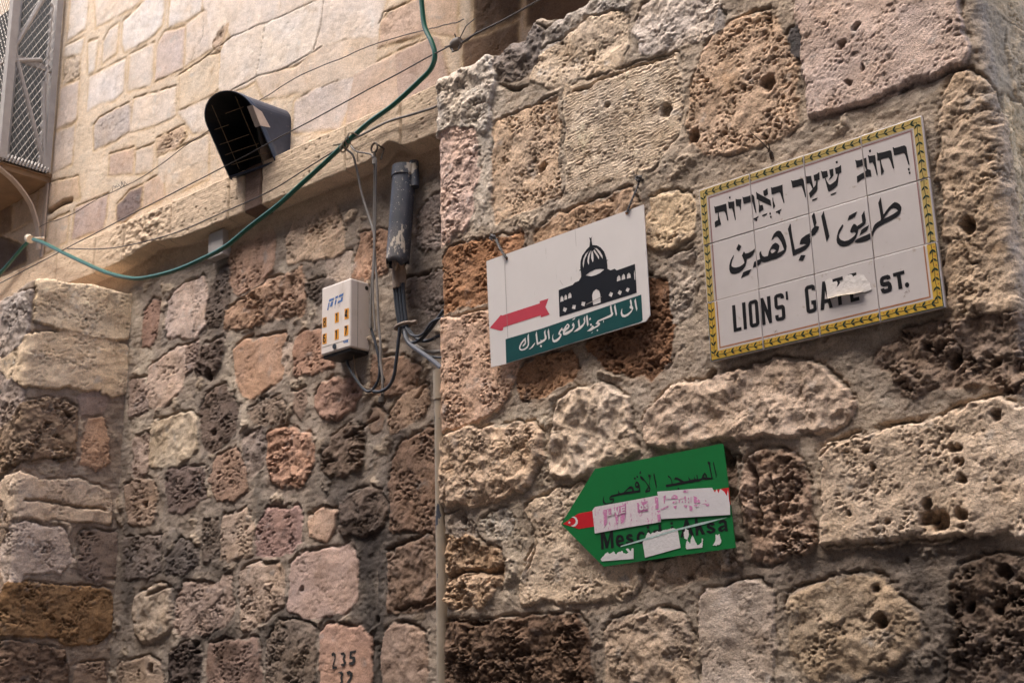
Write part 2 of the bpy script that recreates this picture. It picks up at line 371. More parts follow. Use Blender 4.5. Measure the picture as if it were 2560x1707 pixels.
def path_frame(pts, us, ulen0, smooth=0.025):
    """plan polyline -> position and outward normal at arc length us (us measured so that ulen0 is at the first point)"""
    P = np.array(pts, float); seg = np.linalg.norm(np.diff(P, axis=0), axis=1); L = np.concatenate([[0], np.cumsum(seg)])+ulen0
    g = np.arange(L[0]-0.2, L[-1]+0.2, 0.002)
    def ev(s):
        i = np.clip(np.searchsorted(L, s)-1, 0, len(seg)-1); t = (s-L[i])/seg[i]; return P[i]+(P[i+1]-P[i])*t[:, None]
    X = ev(g); k = np.exp(-0.5*(np.arange(-60, 61)*0.002/smooth)**2); k /= k.sum()
    Xp = np.pad(X, ((60, 60), (0, 0)), 'reflect', reflect_type='odd')
    X = np.stack([np.convolve(Xp[:, j], k, 'valid') for j in (0, 1)], 1)
    T = np.gradient(X, axis=0); T /= np.linalg.norm(T, axis=1, keepdims=True); N = np.stack([T[:, 1], -T[:, 0]], 1)
    f = lambda A: np.stack([np.interp(us, g, A[:, j]) for j in (0, 1)], 1)
    n = f(N); n /= np.linalg.norm(n, axis=1, keepdims=True); return f(X), n

def grid_mesh(name, PX, C, material, parent=None, origin=(0, 0, 0)):
    nr, nc = PX.shape[:2]; off = np.array(world_loc(parent)) if parent is not None else np.array(origin, float)
    V = (PX.reshape(-1, 3)-off).astype(F32)
    idx = np.arange(nr*nc).reshape(nr, nc)
    q = np.stack([idx[:-1, :-1], idx[:-1, 1:], idx[1:, 1:], idx[1:, :-1]], -1).reshape(-1, 4).astype(np.int32)
    me = bpy.data.meshes.new(name); me.vertices.add(len(V)); me.vertices.foreach_set('co', V.ravel())
    me.loops.add(q.size); me.loops.foreach_set('vertex_index', q.ravel()); me.polygons.add(len(q))
    me.polygons.foreach_set('loop_start', np.arange(0, q.size, 4, dtype=np.int32))
    try: me.polygons.foreach_set('loop_total', np.full(len(q), 4, np.int32))
    except Exception: pass
    me.update(calc_edges=True)
    me.polygons.foreach_set('use_smooth', np.ones(len(q), bool))
    at = me.color_attributes.new('Col', 'FLOAT_COLOR', 'POINT')
    at.data.foreach_set('color', np.concatenate([C.reshape(-1, 3), np.ones((len(V), 1), F32)], 1).astype(F32).ravel())
    me.materials.append(material); me.validate()
    o = bpy.data.objects.new(name, me); COL.objects.link(o)
    if parent is not None: o.parent = parent
    else: o.location = tuple(off)
    return o

# ------------------------------------------------------------------ the walls, stone by stone
YR, YL = 0.030, 0.50                    # front faces of the near and the recessed wall
GZ = -2.475                             # street level
def pr(pts): return [(lambda h: (h[0], h[2]))(ony(p, YR)) for p in pts]
def pl(pts): return [(lambda h: (h[0], h[2]))(ony(p, YL-0.008)) for p in pts]
PA, PB = np.array([-3.556, 0.065]), np.array([-3.452, 0.53]); _pd = (PB-PA)/np.linalg.norm(PB-PA)
def pp(pts):
    out = []
    for p in pts:
        h = hit(dpx(p), (_pd[1], -_pd[0], 0), (PA[0], PA[1], 0)); out.append((float((h[:2]-PA)@_pd), float(h[2])))
    return out

CREAM, PALE, PINK, TAN, BEIGE = (206, 180, 150), (206, 194, 180), (205, 174, 158), (196, 158, 120), (196, 172, 146)
MAUVE, BROWN, DKBR, ORANGE, GREYB, OCHRE = (196, 168, 156), (150, 116, 86), (112, 90, 72), (182, 130, 90), (140, 122, 108), (150, 116, 70)
RS = [
 ([(1012,160),(1060,140),(1120,125),(1140,180),(1128,240),(1122,300),(1060,292),(1008,312)], 'rough', (196,182,164), {'prot': .018}),
 ([(1140,140),(1165,100),(1225,60),(1245,75),(1240,150),(1190,178),(1150,180)], 'rough', (128,116,106)),
 ([(1245,90),(1345,-5),(1452,-8),(1440,20),(1350,42),(1290,88),(1240,128)], 'rough', (176,164,150)),
 ([(1234,140),(1297,95),(1357,47),(1437,27),(1440,108),(1422,148),(1352,172),(1277,200),(1228,178)], 'cream', (214,190,160)),
 ([(1012,312),(1095,290),(1100,400),(1090,480),(1075,528),(1015,556)], 'rough', (212,180,160), {'prot': .012, 'low': .008}),
 ([(1144,290),(1215,260),(1279,230),(1284,330),(1288,450),(1220,477),(1147,512),(1140,400)], 'porous', (202,172,140)),
 ([(1306,205),(1380,186),(1460,160),(1555,131),(1562,200),(1562,300),(1535,342),(1500,386),(1400,415),(1306,440)], 'tool', (216,192,162), {'ang': .04, 'tool': .0017}),
 ([(1589,255),(1606,175),(1629,111),(1663,74),(1713,50),(1763,37),(1784,57),(1804,107),(1824,141),(1831,202),(1837,286),(1797,312),(1730,336),(1646,353),(1595,322),(1582,285)], 'porous', (198,166,134), {'prot': .012}),
 ([(1839,-60),(1844,67),(1854,141),(1866,215),(1873,269),(1948,249),(2015,232),(2066,205),(2133,178),(2210,155),(2220,100),(2200,20),(2190,-60)], 'tool', (200,174,156), {'ang': .75, 'prot': .020, 'tool': .0006}),
 ([(1470,70),(1480,20),(1530,-10),(1640,-40),(1655,15),(1640,78),(1560,105),(1480,125)], 'rough', (206,190,174), {'low': .008}),
 ([(1018,602),(1040,575),(1130,555),(1200,545),(1210,700),(1120,690),(1015,712)], 'sponge', (172,124,84)),
 ([(1012,742),(1120,722),(1180,745),(1200,830),(1172,900),(1150,940),(1080,970),(1012,988)], 'porous', (204,166,136), {'prot': .018, 'pit2': .005}),
 ([(1240,535),(1290,500),(1400,462),(1450,440),(1465,475),(1400,540),(1300,570),(1240,575)], 'rough', (180,146,112), {'low': .005}),
 ([(1500,462),(1560,446),(1595,470),(1592,540),(1540,572),(1490,562)], 'cream', (208,180,142)),
 ([(1546,600),(1590,582),(1602,640),(1582,720),(1550,742)], 'rough', (180,164,146)),
 ([(1480,640),(1530,660),(1548,740),(1540,830),(1500,862),(1400,842),(1360,790),(1450,740)], 'sponge', (136,98,68)),
 ([(1197,880),(1214,835),(1314,815),(1325,860),(1277,893),(1239,915),(1212,912)], 'porous', (176,134,98)),
 ([(1282,967),(1297,927),(1327,902),(1377,892),(1422,904),(1446,930),(1454,1002),(1464,1040),(1402,1077),(1334,1092),(1284,1092),(1274,1065),(1282,1022)], 'facet', (204,180,152), {'prot': .018}),
 ([(1010,1017),(1051,1000),(1127,990),(1227,977),(1246,1002),(1250,1047),(1234,1082),(1202,1122),(1152,1142),(1089,1157),(1020,1155),(1010,1100)], 'rough', (200,170,138), {'prot': .022}),
 ([(1116,1203),(1126,1186),(1167,1176),(1179,1196),(1174,1218),(1152,1236),(1126,1221)], 'sponge', (202,188,168)),
 ([(1021,1191),(1059,1181),(1079,1203),(1094,1228),(1051,1226),(1018,1223)], 'rough', (168,150,130)),
 ([(1018,1231),(1084,1236),(1114,1258),(1152,1276),(1159,1308),(1100,1308),(1030,1318),(1018,1276)], 'crag', (178,146,112)),
 ([(1031,1330),(1090,1316),(1156,1322),(1154,1340),(1136,1369),(1114,1384),(1030,1386)], 'crag', (184,152,118)),
 ([(1216,1168),(1277,1140),(1345,1118),(1480,1160),(1472,1306),(1470,1336),(1459,1361),(1402,1371),(1302,1374),(1209,1376),(1207,1351),(1222,1296),(1242,1251),(1236,1205)], 'cream', (208,182,150), {'prot': .016}),
 ([(1500,1300),(1600,1280),(1698,1250),(1704,1278),(1690,1297),(1646,1311),(1562,1337),(1508,1346)], 'rough', (184,158,130)),
 ([(1660,1045),(1683,1060),(1691,1097),(1686,1137),(1660,1142)], 'rough', (136,112,92), {'prot': -.004}),  # a dark hole's shadow, coloured in as a brown stone
 ([(1720,1070),(1750,1043),(1797,1041),(1837,1070),(1851,1103),(1861,1144),(1861,1184),(1870,1240),(1850,1264),(1777,1286),(1748,1280),(1732,1240),(1715,1150)], 'crag', (158,130,106), {'prot': .012}),
 ([(1897,1050),(1918,1030),(1965,1013),(2066,989),(2167,969),(2234,942),(2301,922),(2335,942),(2400,960),(2400,1230),(2284,1218),(2234,1230),(2150,1237),(2066,1243),(1965,1247),(1908,1257),(1903,1217),(1905,1150)], 'cream', (206,180,150), {'prot': .024}),
 ([(1490,985),(1500,950),(1560,895),(1640,880),(1713,855),(1797,831),(1854,838),(1898,858),(1931,892),(1968,942),(1931,969),(1881,982),(1780,995),(1713,996),(1629,1013),(1560,1030),(1500,1020)], 'facet', (196,170,144), {'prot': .020, 'low': .02}),
 ([(2020,830),(2040,800),(2080,775),(2180,735),(2300,720),(2400,720),(2400,890),(2318,898),(2267,865),(2217,878),(2133,878),(2106,905),(2079,892),(2062,850)], 'crag', (140,118,98)),
 ([(2200,182),(2220,172),(2255,190),(2290,215),(2310,260),(2325,330),(2340,420),(2352,520),(2370,640),(2370,715),(2250,722),(2192,735),(2188,640),(2180,500),(2170,400),(2172,300),(2180,230)], 'rough', (184,158,128), {'prot': .016, 'low': .008}),
 ([(1024,1433),(1127,1431),(1177,1428),(1227,1426),(1327,1418),(1347,1446),(1362,1501),(1357,1660),(1024,1660)], 'crag', (110,86,66), {'prot': .012}),
 ([(1402,1446),(1414,1431),(1477,1416),(1559,1404),(1582,1440),(1600,1500),(1594,1660),(1405,1660),(1398,1500)], 'bulge', (180,156,130)),
 ([(1619,1381),(1636,1361),(1696,1348),(1750,1338),(1768,1358),(1776,1405),(1776,1489),(1767,1600),(1629,1620),(1619,1455)], 'smooth', (182,163,144), {'prot': .013, 'low': .010}),
 ([(1817,1381),(1847,1358),(1931,1334),(2022,1328),(2049,1358),(2086,1391),(2113,1415),(2123,1465),(2086,1499),(2059,1526),(1999,1549),(1931,1540),(1881,1552),(1844,1543),(1824,1489),(1827,1438)], 'bulge', (174,150,120), {'low': .014, 'pit1': .005}),
 ([(2200,1365),(2220,1304),(2267,1291),(2400,1280),(2400,1660),(2150,1660),(2190,1560),(2200,1489),(2210,1421)], 'crag', (110,92,76)),
 ([(1820,90),(1834,68),(1846,95),(1842,128),(1826,122)], 'smooth', (88,82,80), {'prot': .014}),
 ([(1646,50),(1655,32),(1664,40),(1660,74),(1648,76)], 'smooth', (150,140,132), {'prot': .012}),
 ([(1120,1620),(1700,1600),(1700,1800),(1120,1800)], 'rough', (140,120,100)), ([(1760,1620),(2130,1600),(2130,1800),(1760,1800)], 'porous', (140,120,100)),
]
def hol(p, r, d, f=pr): a = f([p])[0]; return (a[0], a[1], r, d)
RH = [hol(p, r, d) for p, r, d in [((1250,385),.017,.03), ((1534,255),.022,.014), ((1366,140),.008,.01), ((1397,244),.011,.012), ((1996,1033),.0085,.02), ((2012,1080),.0095,.02), ((2195,1036),.010,.02), ((2211,1031),.011,.02),
  ((2206,1066),.008,.015), ((2221,1071),.008,.015), ((2222,1105),.011,.018), ((1961,1182),.006,.012), ((2135,1163),.013,.022), ((2137,1190),.015,.025), ((2165,1195),.024,.03), ((2215,1181),.014,.02), ((2215,1209),.008,.015), ((2051,1204),.008,.012), ((2297,955),.011,.012),
  ((1943,108),.013,.014), ((1974,70),.010,.014), ((1990,163),.007,.012), ((1957,197),.009,.010), ((1640,860),.016,.02), ((1600,315),.018,.02), ((1768,195),.022,.018), ((1712,205),.010,.012), ((2228,520),.02,.03), ((2090,1290),.008,.006),
  ((2235,1395),.014,.025), ((2310,1313),.016,.02), ((2300,1400),.012,.02), ((2190,1395),.012,.02), ((1700,1052),.012,.02), ((2290,842),.012,.02), ((2135,800),.014,.02), ((2200,832),.016,.02), ((1480,1310),.010,.014), ((2020,1350),.01,.015), ((2028,1425),.016,.02)]]
RC = [(pr(p), w_, d_) for p, w_, d_ in [
 ([(1320,212),(1377,190),(1427,171),(1464,159),(1514,139),(1552,130)], .0035, .014), ([(1247,112),(1300,85),(1352,45),(1437,22)], .0035, .010),
 ([(1898,1052),(1925,1026),(1970,1010),(2010,996),(2070,975),(2110,968)], .003, .010), ([(1908,1259),(1965,1250),(2066,1246),(2150,1240),(2240,1232)], .006, .016),
 ([(1022,1426),(1060,1428),(1127,1428)], .005, .018), ([(1874,276),(1948,256),(2015,239),(2066,212),(2133,185),(2205,163)], .006, .012),
 ([(1735,1065),(1738,1120),(1745,1160),(1755,1180),(1748,1230)], .006, .014), ([(1774,1098),(1790,1140),(1796,1160),(1790,1200)], .005, .014), ([(1030,1322),(1090,1312),(1156,1316)], .007, .02), ([(1465,395),(1470,415),(1478,440)], .002, .005),
 ([(1232,1215),(1240,1250),(1228,1290),(1218,1310)], .003, .010), ([(1150,195),(1180,212),(1215,200)], .006, .012), ([(2195,175),(2220,165)], .005, .014)]]
def spaced(a, b, d): return np.linspace(a, b, max(2, int(round((b-a)/d))+1))
XL, XR = -0.950, 0.742
us = np.concatenate([spaced(XL-0.55, XL-0.03, .012)[:-1], spaced(XL-0.03, XR+0.03, .0027), spaced(XR+0.03, XR+0.75, .004)[1:]])
vs = np.concatenate([spaced(GZ-0.02, -0.93, .03)[:-1], spaced(-0.93, 1.28, .0027)])
U, V = np.meshgrid(us, vs)
rrs = random.Random(5); RET = []                       # stones of the flank round the corner
zc_ = -1.0
while zc_ < 1.1:
    hh_ = rrs.uniform(.14, .24); uc = XR+rrs.choice([.03, .05, .12])
    while uc < XR+.7:
        ww_ = rrs.uniform(.16, .34); RET.append(([(uc, zc_), (uc+ww_, zc_+rrs.uniform(-.01, .01)), (uc+ww_-rrs.uniform(0, .02), zc_+hh_), (uc+.01, zc_+hh_+rrs.uniform(-.01, .01))], rrs.choice(['rough', 'rough', 'cream', 'porous']), rrs.choice([(196,172,136), (188,166,138), (204,180,146)]))); uc += ww_+rrs.uniform(.03, .05)
    zc_ += hh_+rrs.uniform(.02, .04)
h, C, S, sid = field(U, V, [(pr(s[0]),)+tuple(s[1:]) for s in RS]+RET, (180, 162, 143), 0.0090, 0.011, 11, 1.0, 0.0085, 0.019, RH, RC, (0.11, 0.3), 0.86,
   [(pr(p), r_, c_, a_) for p, r_, c_, a_ in [([(1125,180),(1125,300),(1110,500)], .055, (220,204,186), .9), ([(1250,250),(1120,330)], .045, (214,200,184), .8), ([(1250,990),(1190,1150),(1180,1370)], .05, (196,178,156), .7), ([(1020,1395),(1200,1395),(1400,1390)], .035, (188,168,148), .6), ([(1480,900),(1475,1080)], .035, (196,178,160), .6), ([(1500,1020),(1900,1000)], .04, (190,172,154), .6), ([(1700,1060),(1700,1250)], .03, (176,158,140), .5), ([(1020,620),(1020,1000)], .03, (200,180,158), .4), ([(1030,985),(1250,960)], .035, (206,190,168), .6), ([(1580,800),(1560,900)], .06, (186,168,150), .5),
     ([(1700,1300),(2000,1290),(2250,1250)], .06, (116,102,92), .5), ([(2130,1330),(2160,1568)], .09, (100,90,82), .6), ([(1960,1570),(2160,1568)], .06, (104,94,86), .6), ([(1370,1440),(1380,1568)], .03, (118,106,96), .4), ([(2180,860),(2080,930)], .06, (150,134,120), .5)]], 1.0, 0.011)
def flat_under(quad, lim, pad=0.03):
    q = np.array([(ony(p, 0.0)[0], ony(p, 0.0)[2]) for p in quad]); s = sdpoly(U.astype(F32), V.astype(F32), q)
    k = sstep(-pad, 0.0, s); return np.minimum(h, lim)*k + h*(1-k)
h = flat_under([(1606,437),(2118,268),(2172,708),(1635,833)], 0.016)
h = flat_under([(1117,600),(1478,470),(1493,735),(1128,843)], 0.012)
h = flat_under([(1293,1205),(1367,1078),(1660,1020),(1690,1258),(1388,1300)], 0.014)
kR = sstep(XR+0.015, XR+0.05, U)[..., None]
C = C*(1-kR*np.array([0., .04, .16], F32))  # flank warmed in colour to offset the bluish skylight on it
base, nrm = path_frame([(XL, YR+0.55), (XL, YR), (XR, YR), (XR+.05, YR+0.75)], us, XL-0.55, 0.018)
ztop = 1.125 + 0.022*gnoise(us*5, us*0+3.3, 5) + 0.03*np.exp(-((us+0.53)/0.05)**2) + 0.012*gnoise(us*21, us*0+8.8, 6)
over = np.maximum(0, V-ztop[None, :]); back = over*5.0 + np.where(over > 0, 0, 0)
rnd_top = np.exp(-np.maximum(0, ztop[None, :]-V)/0.012)*0.008
hh = h - back - rnd_top
PX = np.stack([base[None, :, 0]+nrm[None, :, 0]*hh, base[None, :, 1]+nrm[None, :, 1]*hh, np.minimum(V, ztop[None, :]+0.003*fbm(U, V, .02, 2, 9))], -1)
near = grid_mesh("stone_wall", PX, C, STONE, origin=((XL+XR)/2, YR, GZ))
tag(near, "near rough stone wall on the right carrying the three street signs", "wall")

# recessed wall: rubble below, projecting cornice, pale ashlar above
LS = [
 ([(530,577),(552,542),(590,525),(622,517),(627,552),(622,617),(590,645),(545,670),(530,642)], 'porous', (178,134,100)),
 ([(660,552),(677,505),(722,460),(765,475),(785,532),(785,567),(765,597),(727,592),(665,597)], 'sponge', (202,166,126)),
 ([(817,610),(830,542),(865,535),(890,542),(885,617),(840,635),(815,632)], 'sponge', (180,132,92)),
 ([(960,497),(990,457),(1025,450),(1027,552),(977,572),(960,562)], 'sponge', (138,118,104)),
 ([(522,717),(565,685),(615,650),(687,625),(696,657),(694,715),(655,722),(615,730),(540,752),(520,750)], 'crag', (184,138,96)),
 ([(540,803),(560,786),(650,772),(650,847),(635,872),(582,907),(560,910),(542,860)], 'smooth', (198,146,100)),
 ([(680,785),(700,768),(760,760),(760,840),(715,852),(678,852)], 'porous', (178,128,92)),
 ([(725,915),(740,885),(765,875),(815,880),(829,905),(810,930),(790,937),(770,957),(743,950)], 'rough', (168,122,92)),
 ([(572,947),(597,925),(640,912),(652,935),(647,957),(615,967),(575,962)], 'sponge', (150,124,98)),
 ([(675,905),(695,897),(702,925),(690,960),(678,945)], 'porous', (150,120,96)),
 ([(617,1005),(655,985),(710,1005),(717,1035),(707,1080),(695,1107),(655,1117),(625,1102),(620,1060)], 'crag', (186,132,92)),
 ([(765,1010),(802,977),(830,985),(829,1022),(825,1067),(790,1085),(755,1082),(738,1072)], 'crag', (124,98,74)),
 ([(892,960),(915,925),(952,897),(974,887),(977,925),(960,955),(927,972),(900,987)], 'porous', (186,146,108)),
 ([(905,1060),(927,1022),(977,992),(1020,992),(1020,1215),(900,1212),(898,1130)], 'sponge', (140,104,74)),
 ([(850,960),(857,947),(877,955),(874,980),(857,985)], 'porous', (160,126,96)),
 ([(860,830),(920,825),(962,850),(952,882),(900,902),(858,900)], 'rough', (146,108,76)),
 ([(935,647),(1020,630),(1020,692),(990,717),(940,690)], 'sponge', (116,98,86)),
 ([(332,717),(350,692),(364,697),(358,742),(350,785),(330,790)], 'porous', (164,120,92)),
 ([(390,692),(425,655),(463,642),(475,667),(472,742),(450,769),(385,769)], 'cream', (204,172,148)),
 ([(475,692),(500,630),(522,617),(522,692),(500,745),(470,739)], 'sponge', (120,100,84)),
 ([(343,850),(375,822),(423,797),(427,847),(412,892),(375,927),(345,930),(338,897)], 'cream', (198,164,136)),
 ([(450,847),(462,800),(510,785),(502,842),(480,862)], 'crag', (108,86,70)),
 ([(348,980),(400,960),(447,950),(450,997),(447,1040),(390,1067),(341,1067),(348,1030)], 'facet', (188,162,124), {'low': .0144}),
 ([(460,947),(475,910),(513,890),(540,940),(535,985),(508,1017),(485,1034),(470,1017)], 'sponge', (118,94,76)),
 ([(385,1085),(425,1080),(465,1077),(467,1140),(425,1165),(390,1170),(383,1122)], 'sponge', (122,98,86)),
 ([(483,1097),(500,1055),(533,1035),(560,1080),(560,1122),(538,1144),(500,1142)], 'porous', (164,124,92)),
 ([(286,1122),(315,1105),(350,1108),(357,1140),(354,1185),(345,1202),(298,1199)], 'sponge', (168,136,106)),
 ([(286,1241),(365,1235),(365,1301),(345,1323),(288,1326)], 'sponge', (130,112,98)),
 ([(385,1281),(410,1246),(437,1249),(450,1281),(425,1311),(383,1314)], 'sponge', (112,98,88)),
 ([(468,1206),(497,1199),(495,1271),(470,1283)], 'sponge', (114,96,80)),
 ([(516,1191),(563,1179),(577,1214),(570,1273),(508,1278)], 'porous', (184,152,120)),
 ([(592,1209),(613,1176),(679,1169),(689,1191),(687,1244),(665,1266),(593,1271)], 'porous', (168,126,112)),
 ([(710,1191),(740,1173),(769,1178),(767,1211),(747,1236),(713,1226)], 'smooth', (198,154,116)),
 ([(785,1155),(827,1127),(872,1133),(882,1170),(880,1200),(840,1217),(790,1224),(783,1190)], 'rough', (116,94,76)),
 ([(670,1296),(705,1274),(765,1266),(797,1259),(814,1274),(817,1326),(814,1366),(790,1403),(740,1403),(710,1413),(663,1396)], 'smooth', (190,152,130)),
 ([(555,1316),(572,1304),(637,1299),(647,1316),(647,1386),(615,1403),(582,1436),(558,1438),(553,1376)], 'sponge', (182,150,120)),
 ([(403,1389),(420,1346),(500,1344),(527,1329),(532,1401),(520,1426),(463,1451),(411,1456),(401,1426)], 'sponge', (182,150,126)),
 ([(306,1374),(338,1354),(390,1344),(396,1396),(395,1446),(355,1466),(323,1468),(308,1426)], 'bulge', (180,154,122)),
 ([(897,1274),(940,1259),(1020,1220),(1020,1376),(940,1393),(895,1398)], 'rough', (138,106,78)),
 ([(740,1458),(752,1442),(825,1447),(849,1474),(856,1700),(736,1700)], 'smooth', (194,142,108), {'prot': .012, 'low': .002}),
 ([(882,1461),(915,1439),(962,1444),(974,1526),(972,1640),(883,1640)], 'facet', (166,132,104), {'low': .006}),
 ([(618,1471),(640,1434),(692,1434),(717,1444),(717,1526),(714,1640),(610,1640)], 'sponge', (134,112,90)),
 ([(483,1481),(587,1472),(594,1501),(592,1640),(478,1640)], 'porous', (142,108,86)),
 ([(393,1504),(435,1477),(455,1501),(452,1640),(383,1640)], 'crag', (80,64,54)),
 ([(271,1531),(338,1514),(365,1529),(374,1640),(271,1640)], 'porous', (168,138,106)),
 ([(300,880),(330,870),(335,940),(300,950)], 'porous', (170,140,118)), ([(560,1010),(600,990),(605,1060),(575,1090),(565,1050)], 'rough', (150,128,110), {'prot': .002}),
 ([(310,1010),(336,1000),(336,1080),(306,1090)], 'rough', (176,146,122), {'prot': .004}), ([(430,800),(450,790),(446,840),(428,850)], 'porous', (160,130,110)), ([(700,660),(720,650),(760,648),(730,690)], 'sponge', (110,92,76)),
 ([(640,790),(668,790),(664,850),(645,840)], 'rough', (180,150,120), {'prot': .003}), ([(745,590),(800,580),(800,640),(750,632)], 'smooth', (178,154,132), {'prot': .003}),
]
Z1 = lambda x, y: (x*.25021, y*.25021)
Z2 = lambda x, y: (441+x*.25021, y*.25021)
Z3 = lambda x, y: (x*.25021, 392.3+y*.25021)
def zz(f, *pts): return [f(*p) for p in pts]
A_ = [  # upper ashlar
 (zz(Z1,(645,-40),(800,-40),(775,260),(608,370)), 'flat', (214,200,186)), (zz(Z1,(590,430),(760,350),(735,490),(575,520)), 'flat', (212,198,182)), (zz(Z1,(580,535),(728,512),(712,690),(565,790)), 'porous', (204,182,156), {'prot': .003}),
 (zz(Z1,(555,805),(712,742),(688,1095),(505,1180)), 'flat', (206,186,170)), (zz(Z1,(495,1230),(675,1145),(645,1500),(470,1580)), 'flat', (206,186,168)),
 (zz(Z1,(862,-40),(1320,-40),(1200,75),(1100,125),(872,245)), 'flat', (218,198,176)), (zz(Z1,(1345,-20),(1500,-40),(1478,220),(1400,318),(1250,418),(1135,468),(1112,400),(1122,200),(1200,132)), 'flat', (220,208,196)),
 (zz(Z1,(1558,-40),(1850,-40),(1830,98),(1700,178),(1542,248)), 'flat', (220,206,192)), (zz(Z1,(942,380),(1000,272),(1078,222),(1058,478),(932,578)), 'flat', (214,196,176)), (zz(Z1,(802,392),(888,362),(858,640),(800,678)), 'flat', (216,204,190)),
 (zz(Z1,(812,710),(1138,542),(1118,838),(1050,908),(900,950),(790,1018)), 'flat', (216,202,190)), (zz(Z1,(1188,502),(1398,402),(1388,700),(1368,780),(1162,828)), 'flat', (212,196,180)), (zz(Z1,(1442,402),(1500,302),(1688,252),(1668,618),(1500,698),(1412,738)), 'flat', (202,180,166)),
 (zz(Z1,(1702,222),(1900,72),(1918,450),(1750,558),(1690,600)), 'flat', (214,194,174)), (zz(Z1,(1925,402),(1960,250),(2100,202),(2000,468)), 'porous', (198,166,134), {'prot': .004}),
 (zz(Z1,(1642,690),(1900,522),(2008,492),(1998,800),(1950,858),(1642,998)), 'flat', (216,192,160)), (zz(Z1,(852,1150),(900,1082),(1178,942),(1198,1188),(1050,1288),(852,1378)), 'tool', (190,174,162), {'prot': .004, 'ang': .5}),
 (zz(Z1,(1222,912),(1598,802),(1598,1050),(1500,1108),(1182,1208)), 'flat', (218,198,176)), (zz(Z1,(1430,1272),(1678,1152),(1698,1250),(1600,1368),(1430,1418)), 'porous', (198,168,138), {'prot': .003}), (zz(Z1,(1002,1420),(1218,1362),(1208,1580),(992,1600)), 'flat', (200,170,146)),
 (zz(Z1,(1240,1382),(1398,1332),(1388,1568),(1232,1590)), 'flat', (206,184,160)), (zz(Z1,(1440,1450),(1900,1240),(1900,1500),(1440,1700)), 'flat', (212,190,164)), (zz(Z1,(1620,1030),(1900,900),(1960,1180),(1760,1220),(1720,1150)), 'flat', (216,198,178)),
 (zz(Z2,(300,402),(638,252),(562,718),(340,828),(232,798),(262,482)), 'flat', (220,202,182), {'grow': 2.6}), (zz(Z2,(664,238),(800,168),(1130,20),(1188,12),(1108,448),(950,548),(584,698)), 'flat', (222,206,188), {'grow': 2.6}), (zz(Z2,(100,-40),(788,-40),(788,150),(360,348),(330,202),(152,448)), 'flat', (220,202,184), {'grow': 2.6}),
 (zz(Z2,(812,-40),(1140,-40),(812,140)), 'flat', (218,200,182), {'grow': 2.6}), (zz(Z2,(1214,-40),(1760,-40),(1700,198),(1690,328),(1400,328),(1124,438)), 'flat', (220,202,184), {'grow': 2.6}), (zz(Z2,(1722,202),(1800,102),(2000,12),(2090,-40),(2148,298),(1702,428)), 'smooth', (200,168,142), {'prot': .004}),
 (zz(Z2,(602,722),(950,642),(1180,432),(1690,352),(1658,558),(1480,678),(1180,788),(900,828),(662,878)), 'flat', (214,190,164), {'grow': 2.6}), (zz(Z2,(952,952),(1180,802),(1468,722),(1400,998),(1330,1148),(932,1178)), 'flat', (212,194,180), {'grow': 2.6}), (zz(Z2,(1482,692),(1850,522),(1878,900),(1800,998),(1422,1128)), 'flat', (206,178,154), {'grow': 2.6}),
 (zz(Z2,(1872,502),(2230,352),(2330,800),(2000,898),(1882,918)), 'flat', (188,160,142), {'grow': 2.6}), (zz(Z2,(2120,-20),(2420,-60),(2420,330),(2170,290)), 'flat', (204,172,142)),
 (zz(Z3,(130,302),(338,182),(318,430),(112,538)), 'flat', (196,170,138)), (zz(Z3,(-60,580),(238,702),(238,828),(-60,990)), 'smooth', (110,88,72), {'prot': .003}), (zz(Z3,(432,112),(698,62),(718,250),(640,258),(432,378)), 'flat', (204,174,142)),
 (zz(Z3,(682,342),(978,222),(958,430),(930,528),(730,598),(652,618)), 'flat', (186,160,146)), (zz(Z3,(1062,312),(1180,182),(1298,132),(1288,328),(1120,478),(1062,468)), 'tool', (134,114,108), {'prot': .004}), (zz(Z3,(1312,122),(1478,22),(1498,238),(1478,268),(1302,328)), 'flat', (200,170,142)),
 (zz(Z3,(440,470),(620,390),(600,640),(400,760)), 'flat', (206,180,152)), (zz(Z3,(-40,300),(100,330),(90,560),(-40,600)), 'smooth', (150,120,90), {'prot': .002}), (zz(Z3,(1500,0),(1900,-160),(1900,60),(1520,250)), 'flat', (214,190,160)),
 ([(1085,-40),(1200,-40),(1190,40),(1085,90)], 'smooth', (100,74,50), {'prot': .002}), ([(1206,-40),(1420,-40),(1400,60),(1206,60)], 'smooth', (112,84,58), {'prot': .002}), ([(1060,96),(1190,48),(1190,140),(1060,170)], 'smooth', (114,86,60), {'prot': .002}),  # brown mixes dirt with the overhead cage's shadow, painted into these stones
]
cz1 = lambda x: 1.405-.024*(x+1.4)
cz2 = lambda x: 1.203-.024*(x+1.4)
xs = [-5.75]
while xs[-1] < -0.9: xs.append(xs[-1] + (0.0046 + 0.0044*min(1, max(0, (-1.5-xs[-1])/3.5))))
us = np.concatenate([np.array(xs), spaced(xs[-1], 0.6, .05)[1:]])
vs = np.concatenate([spaced(GZ-0.02, -0.85, .03)[:-1], spaced(-0.85, 1.12, .0040)[:-1], spaced(1.12, 1.50, .0030)[:-1], spaced(1.50, 2.2, .0044)[:-1], spaced(2.2, 4.2, .007)])
U, V = np.meshgrid(us, vs); Vc = V + .024*(U+1.4)          # follow the slight fall of the courses
lower = [(pl(s[0]),)+tuple(s[1:]) for s in LS]
